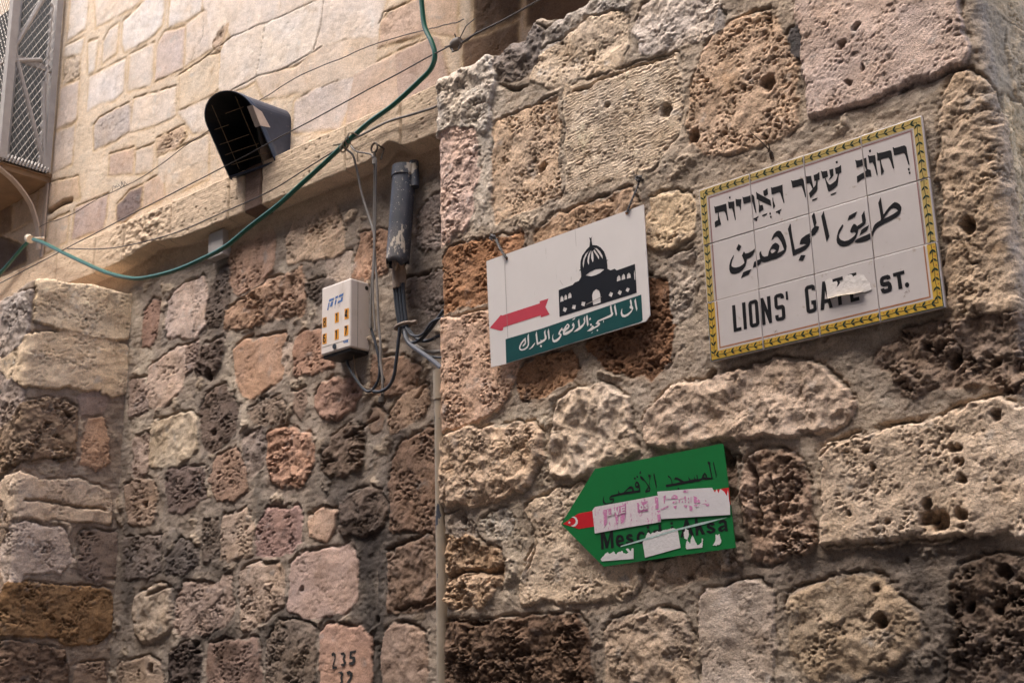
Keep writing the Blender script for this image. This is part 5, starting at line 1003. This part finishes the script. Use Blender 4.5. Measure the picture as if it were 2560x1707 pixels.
for i in range(n_-1): m.add([rimo[i], rimi[i], rimi[i+1], rimo[i+1]], [(0, 1, 2, 3)]); m.add([rimo[i], rimo[i+1], vo[i+1], vo[i]], [(0, 1, 2, 3)]); m.add([rimi[i], vb[i], vb[i+1], rimi[i+1]], [(0, 1, 2, 3)]) if False else None
m.build("rim", mat("rim_metal", srgb((70, 80, 98)), 0.3, 0.1, metal=.4), lamp, smooth=True)
m = MB(); gy = lambda z, x: yf(z, x)+.012
gx = [lc-.072, lc+.060]
for x in gx: m.tube([(x, gy(z, x), z) for z in np.linspace(1.412, 1.655, 8)], .0016, 6)
for z, xa, xb in ((1.435, lc-.10, lc+.11), (1.475, lc-.11, lc+.08), (1.515, lc-.115, lc+.05), (1.57, lc-.11, lc-.03), (1.61, lc-.02, lc+.08)): m.tube([(xa, gy(z, xa)-.002, z), (xb, gy(z, xb)-.002, z)], .0016, 6)
m.build("wire_grille", mat("rusty_wire", srgb((120, 98, 72)), 0.6, 0.25, 80), lamp)
m = MB(); m.tube([(lc+.055, .45, 1.40), (lc+.05, .435, 1.46), (lc+.045, .43, 1.485)], [.026, .026, .022], 14); m.build("bulb_socket", mat("porcelain", srgb((150, 128, 108)), 0.5, 0.1), lamp, smooth=True)
m = MB(); m.tube([(lc+.045, .43, 1.485), (lc+.04, .42, 1.52), (lc+.032, .41, 1.575), (lc+.028, .405, 1.61)], [.014, .017, .015, .006], 14)
gm = mat("bulb_glass", srgb((64, 60, 54)), 0.12, 0.1); m.build("bulb", gm, lamp, smooth=True)
m = MB()
lbq = [(775,435),(820,400),(1035,545),(1055,640),(960,695)]
P = []
for i, q in enumerate(lbq):
    h_ = onx(LZ(*q), lx1+.006); P.append(h_)
lab_in = [np.array([lx1+.0045, yf(z)-.003, z]) for z in (1.585, 1.535)]
P0 = np.array([lx1+.005, yf(1.60)-.002, 1.60]); P1 = np.array([lx1+.006, yf(1.60)+.045, 1.585]); P2 = np.array([lx1+.006, yf(1.535)+.05, 1.530]); P3 = np.array([lx1+.005, yf(1.53)-.002, 1.522]); Pm0 = np.array([lx1-.03, yf(1.60)-.003, 1.605]); Pm1 = np.array([lx1-.028, yf(1.53)-.003, 1.525])
m.add([Pm0, P0, P1, P2, P3, Pm1], [(5, 4, 1, 0), (4, 3, 2, 1)]); m.build("paper_label", mat("peeling_label", srgb((196, 180, 168)), 0.7, 0.12, 40, 0.5, 60), lamp)

# ---------------------------------------------------------------- window cage of wire mesh at the far left, and its twin beyond the near wall
GALV = mat("galvanised_steel", srgb((158, 151, 145)), 0.65, 0.14, 14, 0.1, 60); MESHM = mat("galvanised_wire", srgb((166, 158, 150)), 0.5, 0.12, 30, metal=.2); SLATE = mat("weathered_board", srgb((126, 100, 74)), 0.85, 0.25, 8, 0.3, 40); BRK = mat("painted_iron", srgb((176, 156, 138)), 0.55, 0.12, 20, 0.1, 60)
def window_cage(label, xr_, wid, y_out, z0, z1, brace, mesh_on=True):
    cg = thing("window_cage", label, "window cage", (xr_-wid/2, YL, z0), "mesh window cages")
    xl_ = xr_-wid; t = .011
    def post(name, pts, r_): m = MB(); m.bar(pts, (r_, 0, 0), (0, r_, 0)); return m.build(name, GALV, cg)
    for x, y in ((xr_, YL-.035), (xr_, y_out), (xl_, y_out), (xl_, YL-.035)): post("post", [(x, y, z0), (x, y, z1)], .017 if y > .4 else .020)
    for z in (z0, z0+(z1-z0)*.5, z1):
        for a, b in (((xr_, YL-.035), (xr_, y_out)), ((xr_, y_out), (xl_, y_out)), ((xl_, y_out), (xl_, YL-.035))):
            m = MB(); d = np.array([b[0]-a[0], b[1]-a[1], 0]); d /= np.linalg.norm(d); nvec = np.array([-d[1], d[0], 0])
            m.bar([(a[0], a[1], z), (b[0], b[1], z)], nvec*.006, (0, 0, .016)); m.build("rail", GALV, cg)
    if mesh_on:
        zc0 = z0+.42*(z1-z0)
        for a, b in (((xr_+.003, YL-.045, z0+.02), (xr_+.003, (YL+y_out)/2+.05, z0+.50)), ((xr_+.003, y_out, z0+.55), (xr_+.003, (YL+y_out)/2+.03, z0+.62)), ((xr_+.003, y_out+.01, z0+.62), (xr_+.003, YL-.12, z0+1.0)), ((xr_+.003, y_out+.01, z0+.64), (xr_+.003, YL-.05, z0+.03))):
            m = MB(); m.tube([a, b], .013, 8); m.build("brace", GALV, cg, smooth=True)
        m = MB(); m.tube([(xr_+.004, YL-.075+.004*math.sin(i*2.3), z0+.02+i*.022) for i in range(44)], .0085, 6); m.build("twisted_wire", MESHM, cg)
        m = MB(); pit = .030; dia = .0014
        def weave(o, du, L, H):                  # chain link: wavy wires both ways on one face
            o = np.array(o, float); du = np.array(du, float); dz = np.array([0, 0, 1.0])
            k = int((L+H)/pit)
            for sgn in (1, -1):
                for i in range(k+1):
                    u0 = i*pit-(H*.55 if sgn > 0 else 0); pts = []
                    for s_ in np.linspace(0, H, 24):
                        uu = u0+sgn*s_*.55
                        if -1e-6 <= uu <= L: pts.append(o+du*uu+dz*s_+np.cross(du, dz)*.001*sgn)
                    if len(pts) > 1: m.tube([pts[0], pts[-1]], dia, 4, cap=False)
        weave((xr_+.010, y_out, z0), (0, 1, 0), YL-.04-y_out, z1-z0); weave((xl_, y_out-.010, z0), (1, 0, 0), wid, z1-z0); m.build("wire_mesh", MESHM, cg)
        m = MB()
        for i in range(14):
            y = y_out+(YL-.04-y_out)*i/13; m.tube([(xr_+.012, y, z0-.01), (xr_+.016, y+.008, z0+.012), (xr_+.010, y+.016, z0+.03)], .0055, 5)
        m.build("mesh_edge", MESHM, cg)
    m = MB(); m.box((xl_, y_out+.01, z0-.050), (xr_-.004, YL+.02, z0-.022)); m.box((xr_-.03, y_out, z0-.022), (xr_+.006, YL, z0-.004)); m.build("floor_board", SLATE, cg)
    # wall bar and curved brace below
    xb_ = xr_-.02
    m = MB(); m.bar([(xb_, YL-.012, z0-.03), (xb_, YL-.012, z0-.46)], (.014, 0, 0), (0, .004, 0)); m.build("wall_bar", BRK, cg)
    P = spline([(xb_, y_, z_) for y_, z_ in brace], 6); m = MB()
    vs = []
    for i, p in enumerate(P):
        t_ = P[min(i+1, len(P)-1)]-P[max(i-1, 0)]; t_ /= np.linalg.norm(t_); n2 = np.array([0, -t_[2], t_[1]])
        vs += [p-np.array([.018, 0, 0])-n2*.004, p+np.array([.018, 0, 0])-n2*.004, p+np.array([.018, 0, 0])+n2*.004, p-np.array([.018, 0, 0])+n2*.004]
    fs = []
    for i in range(len(P)-1):
        for k in range(4): fs.append((4*i+k, 4*i+(k+1) % 4, 4*i+4+(k+1) % 4, 4*i+4+k))
    m.add(vs, fs); m.build("curved_brace", BRK, cg)
    return cg
window_cage("grey mesh window cage on a curved bracket at the top left", -4.303, 0.95, 0.222, 1.985, 3.15, [(.19, 1.955), (.235, 1.935), (.30, 1.90), (.36, 1.85), (.41, 1.79), (.445, 1.71), (.462, 1.64), (.470, 1.56)])
window_cage("mesh window cage above the near wall, only its bracket foot in view", -.50, .80, 0.10, 2.12, 3.0, [(.10, 2.10), (.25, 2.05), (.36, 1.95), (.42, 1.85), (.455, 1.76), (.470, 1.66)], False)
# window behind the left cage
win = thing("window", "dark window opening behind the grey mesh cage at the top left", "window", (-4.85, YL, 2.02))
m = MB(); m.box((-5.20, YL-.018, 2.02), (-4.40, YL-.004, 3.2)); m.build("dark_pane", mat("dark_glass", (0.006, 0.006, 0.006), 0.9, 0.1), win)
m = MB(); m.box((-4.40, YL-.03, 2.0), (-4.345, YL-.004, 3.2)); m.box((-5.2, YL-.03, 2.0), (-4.345, YL-.004, 2.03)); m.box((-4.80, YL-.03, 2.03), (-4.76, YL-.0185, 3.2)); m.build("frame", GALV, win)
m = MB(); m.box((-5.15, YL-.022, 2.03), (-4.80, YL-.0185, 2.45)); m.build("board", mat("olive_board", srgb((96, 84, 58)), 0.8, 0.2), win)

# ---------------------------------------------------------------- cables strung along the recessed wall
def cable(name, label, cat, pts, r_, material, y=None, ys=None, group=None, n=8, sm=5, wave=0.0):
    P = [ony(p, (ys[i] if ys else y)) for i, p in enumerate(pts)]; Q = spline(P, sm) if len(P) > 2 else P
    if wave: Q = [q+wave*np.array([0, math.sin(i*1.9), math.cos(i*1.3)]) for i, q in enumerate(Q)]
    m = MB(); m.tube(Q, r_, n); o = m.build(name, material, smooth=True); return tag(o, label, cat, group)
GRC = mat("green_hose", srgb((10, 82, 68)), 0.36, 0.15, 12, 0.05, 90, spots=[(srgb((90, 140, 128)), 40, 0.68, 0.06)])
cable("green_cable", "thick green cable sagging along the ledge from the bracket to the top", "cable", [(966,-30),(968,0),(975,60),(992,98),(999,128),(990,158),(965,185),(905,240),(850,280),(815,310),(795,328),(740,380),(690,425),(640,470),(575,520),(520,565),(460,597),(400,622),(340,637),(300,639),(245,626),(190,602),(140,578),(100,558),(76,550)], .0094, GRC, .36)
cable("green_cable", "green cable end dropping to the lower left from the bracket foot", "cable", [(74,549),(60,560),(40,582),(22,604),(0,628),(-25,655)], .009, GRC, .38)
cable("black_wire", "thin black wire running straight above the ledge to the insulator", "wire", [(-20,661),(150,572),(330,478),(500,391),(676,298),(850,204),(1004,121),(1045,100)], .0026, WIRE, .355, wave=.0006)
cable("black_wire", "black wire leaving the insulator over the near wall's top edge", "wire", [(1062,98),(1090,80),(1160,45),(1240,0),(1260,-12)], .0034, WIRE, .33)
cable("thin_wire", "thin twisted wire stretched across the pale wall behind the hooded lamp", "wire", [(84,525),(110,512),(160,495),(225,457),(295,424),(350,392),(441,325),(520,276),(606,225),(691,173),(780,136),(866,100),(974,70),(1000,64),(1029,56),(1050,52),(1066,44)], .0020, WIRE, .455, wave=.0008)
cable("thin_wire", "thin black wire hanging in a shallow curve below the green cable's upper half", "wire", [(152,571),(225,572),(293,564),(400,536),(515,487),(588,455),(640,428),(700,390),(760,352),(796,330)], .0026, WIRE, .39)
cable("grey_cable", "grey cable going right from the knot on the green cable", "cable", [(798,325),(815,318),(841,305),(891,280),(941,265),(990,250),(1012,240)], .0046, GREYW, .40)
cable("grey_cable", "grey cable bending down from the green cable into the tied pair", "cable", [(779,335),(789,337),(799,346),(811,358),(820,392),(832,450),(848,500),(857,530),(860,548),(858,600),(855,640),(852,690),(851,754)], .0045, GREYW, ys=[.37,.37,.38,.395,.41,.425,.435,.435,.435,.435,.435,.435,.435])
cable("grey_cable", "short grey tail from the knot to the hook on the ledge", "cable", [(806,336),(818,348),(838,352),(852,355),(858,362)], .0034, GREYW, .395)
cable("grey_cable", "straight grey cable hanging from the hook beside the black pipe", "cable", [(860,360),(861,372),(860,450),(859,530),(862,600),(866,650),(868,700),(870,747),(874,790),(874,830),(878,862),(879,885)], .0045, GREYW, ys=[.395,.40,.425,.435,.435,.435,.435,.435,.435,.435,.435,.435])
cable("grey_cable", "second grey cable strand hanging from the hook, twin of the straight one", "cable", [(863,362),(864,380),(863,450),(862,530),(859,600),(857,650),(858,700),(862,760)], .0034, GREYW, ys=[.393,.398,.42,.43,.43,.43,.43,.43])
cable("box_cable", "dark cable looping under the white junction box", "cable", [(852,752),(863,791),(871,830),(871,864),(862,887),(848,899),(834,892),(818,871),(804,848),(796,828)], .0052, BLACKC, .44)
cable("box_cable", "thin tan cable hanging out of the junction box bottom", "cable", [(812,815),(815,850),(826,880),(846,892),(868,886),(876,868)], .003, mat("tan_cable", srgb((128, 108, 88)), 0.5, 0.15), .45)
m = MB(); c0 = ony((796,327), .36)
for j in range(4): m.tube([c0+np.array([-.02+.014*j, 0, -.018+.011*j])+np.array([.004*math.cos(t), .013*math.sin(t), .0145*math.cos(t)]) for t in np.linspace(0, 6.3, 14)], .0032, 6)
m.tube([c0+np.array([-.035, 0, .004]), c0+np.array([-.065, -.01, .006])], .004, 6); m.tube([c0+np.array([.02, 0, .014]), c0+np.array([.05, -.01, .02]), c0+np.array([.065, .0, .004])], .0035, 6); m.tube([c0+np.array([.02, 0, -.01]), c0+np.array([.04, .02, -.05]), c0+np.array([.03, .03, -.08])], .0015, 5)
tag(m.build("cable_knot", mat("old_rope", srgb((120, 108, 92)), 0.7, 0.2)), "knot of grey wire bound round the green cable", "knot")
m = MB(); c0 = ony((272,432), .45)
for a in range(5): m.tube([c0+np.array([-.05+.025*a, 0, .014*math.sin(a)]), c0+np.array([-.04+.025*a, -.006, .016+.006*math.cos(a*2)]), c0+np.array([-.025+.025*a, 0, .01*math.cos(a)])], .0018, 5)
tag(m.build("wire_knot", WIRE), "loose knot in the thin wire left of the lamp", "knot")
m = MB(); c0 = ony((67,549), .37); m.tube([c0+np.array([-.012, 0, .008]), c0+np.array([.016, 0, -.006])], .021, 14); m.tube([c0+np.array([.01, 0, 0]), c0+np.array([.04, .06, .01])], .006, 8)
tag(m.build("cable_clip", mat("ivory_plastic", srgb((200, 184, 162)), 0.5, 0.1), smooth=True), "ivory clip holding the green cable at the bracket foot", "clip")
ins = thing("insulator", "grey cable insulator tied to the bracket foot above the near wall's corner", "insulator", tuple(ony((1050,98), .40)))
m = MB(); c0 = ony((1050,100), .37); m.tube([c0+np.array([-.03, 0, -.006]), c0+np.array([-.018, 0, -.004]), c0+np.array([.0, 0, 0]), c0+np.array([.018, 0, .006])], [.010, .020, .022, .014], 12); m.build("body", mat("insulator_grey", srgb((112, 102, 94)), 0.6, 0.2), ins, smooth=True)
m = MB(); m.tube([c0+np.array([-.02, -.01, -.01]), c0+np.array([-.008, -.015, -.036]), c0+np.array([.014, -.01, -.036]), c0+np.array([.018, 0, -.004])], .003, 6); m.tube([c0+np.array([.01, 0, .01]), c0+np.array([.045, 0, .05]), c0+np.array([.06, .03, .085])], .002, 6); m.tube([c0+np.array([.0, 0, .012]), c0+np.array([-.002, -.01, .034])], .0025, 6); m.tube([c0+np.array([-.03, 0, .006]), c0+np.array([-.065, 0, .01])], .0015, 5); m.tube([c0+np.array([.02, 0, -.01]), c0+np.array([.06, -.01, -.018]), c0+np.array([.12, -.02, -.004])], .002, 5); m.build("tie_wire", WIRE, ins)
hk = thing("wall_hook", "small rusty hook and eyelet screwed into the ledge below the green cable", "hook", tuple(ony((861,345), .398)))
m = MB(); c0 = ony((860,340), .398); m.tube([c0+np.array([.017*math.cos(t), 0, .019*math.sin(t)]) for t in np.linspace(-1.2, 4.4, 18)], .0042, 7); m.tube([c0+np.array([0, 0, -.016]), c0+np.array([0, 0, -.05])], .005, 8); m.tube([c0+np.array([.012, .0, .012]), c0+np.array([.02, .03, .0]), c0+np.array([.014, .02, -.045])], .004, 6); m.build("eyelet", mat("rusty_iron", srgb((92, 80, 70)), 0.6, 0.3, 60, metal=.3), hk, smooth=True)
m = MB(); m.tube([c0+np.array([0, 0, -.045]), c0+np.array([0, 0, -.066])], .0085, 10); m.build("collar", GREYW, hk, smooth=True)
tm = thing("cable_anchor", "small threaded anchor bolt below the junction box cables", "anchor", tuple(ony((879,905), .45)))
m = MB(); a, b = ony((879,884), .45), ony((879,918), .44); m.tube([a, a*.5+b*.5, b], [.005, .007, .006], 8); m.tube([b+np.array([0, 0, .006]), b+np.array([0, -.004, -.012])], [.016, .013], 10); m.tube([b+np.array([0, 0, -.012]), b+np.array([0, -.004, -.02])], .007, 8); m.build("bolt", mat("dirty_iron", srgb((88, 80, 74)), 0.6, 0.25, metal=.3), tm, smooth=True)
m = MB(); m.tube([a+np.array([0, 0, .008]), a+np.array([.008, -.004, .02]), a+np.array([-.004, 0, .034]), a+np.array([-.012, 0, .05])], .006, 7); m.build("tape", mat("black_tape", srgb((40, 38, 38)), 0.5, 0.2), tm)

# black drain pipe and the cables that leave it
PIPE = mat("black_pvc", srgb((58, 60, 68)), 0.5, 0.25, 9, 0.05, 60, spots=[(srgb((112, 106, 104)), 7, 0.52, 0.2, (1, 1, .35)), (srgb((190, 178, 162)), 16, 0.585, 0.025, (1, 1, .45)), (srgb((170, 160, 150)), 140, 0.64, 0.03)])
pipe = thing("drain_pipe", "short broken black plastic pipe hanging below the ledge", "pipe", tuple(ony((912,607), .44)))
pa, pb = ony((929,392), .455), ony((913,607), .425); rp_ = .0430
m = MB(); ax_ = (pb-pa)/np.linalg.norm(pb-pa); Lq = np.linalg.norm(pb-pa)
nseg = 20; ringn = 20; e1 = np.cross(ax_, [0, 1, 0]); e1 /= np.linalg.norm(e1); e2 = np.cross(ax_, e1)
vs_ = []; fs_ = []
for i in range(nseg+1):
    for k in range(ringn):
        a_ = 2*math.pi*k/ringn; dirv = e1*math.cos(a_)+e2*math.sin(a_); s_ = Lq*i/nseg
        if i == nseg: s_ += .012*math.sin(a_*2+.5)+.008*math.sin(a_*5)
        vs_.append(pa+ax_*s_+dirv*rp_)
for i in range(nseg):
    for k in range(ringn): fs_.append((i*ringn+k, i*ringn+(k+1) % ringn, (i+1)*ringn+(k+1) % ringn, (i+1)*ringn+k))
m.add(vs_, fs_); o = m.build("tube", PIPE, pipe, smooth=True); sd = o.modifiers.new("wall", 'SOLIDIFY'); sd.thickness = .004; sd.offset = -1
m = MB(); m.tube([pa-ax_*.012, pa+ax_*.028], rp_+.004, 20); m.build("collar", PIPE, pipe, smooth=True)
cpa, cpb = ony((951,372), .468), ony((952,430), .462)
m = MB(); m.tube([cpa, cpb], .018, 14); m.build("bracket_strap", PIPE, pipe, smooth=True)
m = MB()
for j in range(10):
    a_ = j*2.4; q = pb+ax_*(-.01)+np.array([.016*math.cos(a_)+.012, -.01+.01*math.sin(a_), .0]); m.tube([q, q+ax_*.02+np.array([.006*math.sin(a_*3), 0, 0]), q+ax_*(.03+.012*math.sin(j))], [.009, .008, .003], 6)
m.build("debris", mat("mortar_debris", srgb((140, 120, 102)), 0.95, 0.3, 80, .6, 150), pipe)
sl_ = thing("cable_sleeve", "stubby grey sleeve under the black pipe with four dark cables inside", "sleeve", tuple(ony((914,660), .45)))
m = MB(); m.tube([ony((916,608), .455), ony((917,640), .455), ony((917,663), .455)], [.024, .025, .024], 16); m.build("body", mat("cement_grey", srgb((140, 124, 112)), 0.9, 0.2, 40, .4, 100), sl_, smooth=True)
for i, (a, b) in enumerate((((906,662),(917,748)), ((912,662),(922,749)), ((919,662),(928,750)), ((926,662),(935,751)))):
    cable("pipe_cable", ("leftmost", "second", "third", "rightmost")[i]+" dark cable in the bundle below the grey sleeve", "cable", [(a[0], a[1]-12), a, (.5*a[0]+.5*b[0]-1, .5*a[1]+.5*b[1]), b, (b[0]+1.5, b[1]+10)], .0062, BLACKC, .445, group="cables below the black pipe")
m = MB(); c0 = ony((926,748), .445); cw = .036
m.tube([c0+np.array([cw*math.cos(t), .018*math.sin(t), .004*math.cos(t)]) for t in np.linspace(0, 6.28, 20)], .0070, 8); m.tube([c0+np.array([cw*.8, .0, .002]), c0+np.array([cw+.022, .012, .004])], .009, 8)
tag(m.build("cable_clamp", mat("dusty_clamp", srgb((128, 112, 100)), 0.7, 0.15), smooth=True), "dusty clamp gathering the dark cables below the sleeve", "clamp")
cable("loose_cable", "black cable curling from the clamp down to the anchor bolt", "cable", [(919,750),(915,784),(910,830),(904,866),(892,889),(874,899),(858,899)], .0062, BLACKC, .43)
cable("loose_cable", "blue grey cable running from the clamp into the beige pipe", "cable", [(929,752),(933,777),(945,793),(977,816),(1000,833),(1014,846)], .0080, mat("blue_grey_cable", srgb((66, 68, 76)), 0.6, 0.25, 30), ys=[.44, .43, .42, .36, .28, .22])
cable("loose_cable", "dark cable from the clamp passing behind the near wall's edge", "cable", [(937,754),(951,772),(965,781),(985,782),(1018,766)], .0062, BLACKC, .44)
cable("loose_cable", "black cable rising from the bundle to behind the near wall", "cable", [(940,789),(965,781),(988,756),(1004,734),(1020,712)], .0065, BLACKC, .425)
cable("loose_cable", "grey cable lowest of those going behind the near wall", "cable", [(924,760),(940,781),(961,797),(977,806),(1000,808),(1020,806)], .0072, GREYW, .445)

cable("loose_cable", "thin black cable crossing the bundle towards the near wall's edge, topmost of the tangle", "cable", [(932,752),(946,770),(970,768),(992,740),(1020,728)], .0042, BLACKC, .415)
cable("loose_cable", "thin dark cable drooping below the grey cable into the near wall's shadow", "cable", [(926,765),(944,790),(966,806),(986,818),(1020,822)], .0046, BLACKC, .44)
# beige pipe in the corner
BEI = mat("peeling_beige_paint", srgb((164, 149, 130)), 0.6, 0.12, 14, 0.12, 60, spots=[(srgb((150, 130, 108)), 8, 0.55, 0.2, (1, 1, .3)), (srgb((64, 66, 76)), 17, 0.61, 0.012, (1, 1, .42))])
bp_ = thing("conduit_pipe", "beige painted pipe with peeling dark patches in the corner between the walls", "pipe", (-.978, .046, GZ))
px_, py_, pr_ = -.978, .046, .0195
ztp = onx((1005,850), px_)[2]; zcp = onx((1005,915), px_)[2]
m = MB(); m.tube([(px_, py_, z) for z in np.linspace(GZ, ztp, 40)], pr_, 18); m.build("tube", BEI, bp_, smooth=True)
m = MB(); m.tube([(px_, py_, zcp-.001), (px_, py_, ztp+.001)], pr_+.0025, 18); m.build("coupling", BEI, bp_, smooth=True)
m = MB(); hgb = ony((493,558), .45)
m.box((hgb[0]-.055, .455, hgb[2]-.062), (hgb[0]+.05, YL+.02, hgb[2]+.055)); tag(m.build("small_box", mat("grey_plastic", srgb((176, 168, 162)), 0.5, 0.06), bevel=.004), "small plain grey box tucked under the ledge behind the green cable", "box")

# stencilled number on the orange stone
ZS = Zm(560, 1280, .27234); spn = Plane(YL-.022)
m = MB(); art(ZS, [[(968,1295),(985,1280),(1010,1300),(1005,1350),(988,1412),(1022,1412),(1020,1432),(980,1440),(976,1410),(998,1340),(993,1310),(970,1320)], [(1055,1290),(1085,1282),(1102,1310),(1090,1342),(1107,1380),(1087,1412),(1058,1405),(1060,1390),(1085,1385),(1070,1345),(1083,1310),(1055,1305)], [(1138,1275),(1192,1262),(1192,1282),(1157,1292),(1152,1318),(1187,1325),(1192,1370),(1165,1402),(1128,1395),(1133,1373),(1163,1368),(1163,1347),(1133,1342)],
  [(1025,1470),(1060,1455),(1082,1480),(1067,1512),(1077,1560),(1052,1580),(1038,1572),(1055,1550),(1048,1515),(1058,1490),(1045,1475)], [(1108,1465),(1140,1450),(1167,1475),(1157,1520),(1132,1565),(1170,1570),(1168,1588),(1108,1588),(1106,1568),(1138,1510),(1140,1482),(1118,1492)]], YL-.022, None, m, spn)

# project the paint onto the stone itself: lift each corner to the wall's own surface there
import bisect
from mathutils.bvhtree import BVHTree
_rm = [c for c in far.children if c.name.startswith("rubble")][0]
_vv = np.empty(len(_rm.data.vertices)*3, F32); _rm.data.vertices.foreach_get('co', _vv); _vv = _vv.reshape(-1, 3)+np.array(far.location, F32)
for i in range(len(m.v)):
    x, y, z = m.v[i]; near_ = (np.abs(_vv[:, 0]-x) < .006) & (np.abs(_vv[:, 2]-z) < .006)
    if near_.any(): m.v[i] = (x, float(_vv[near_, 1].min())-.0012, z)
m.build("stencilled_number", mat("stencil_paint", (0.02, 0.018, 0.018), 0.8, 0.3, 60), far)
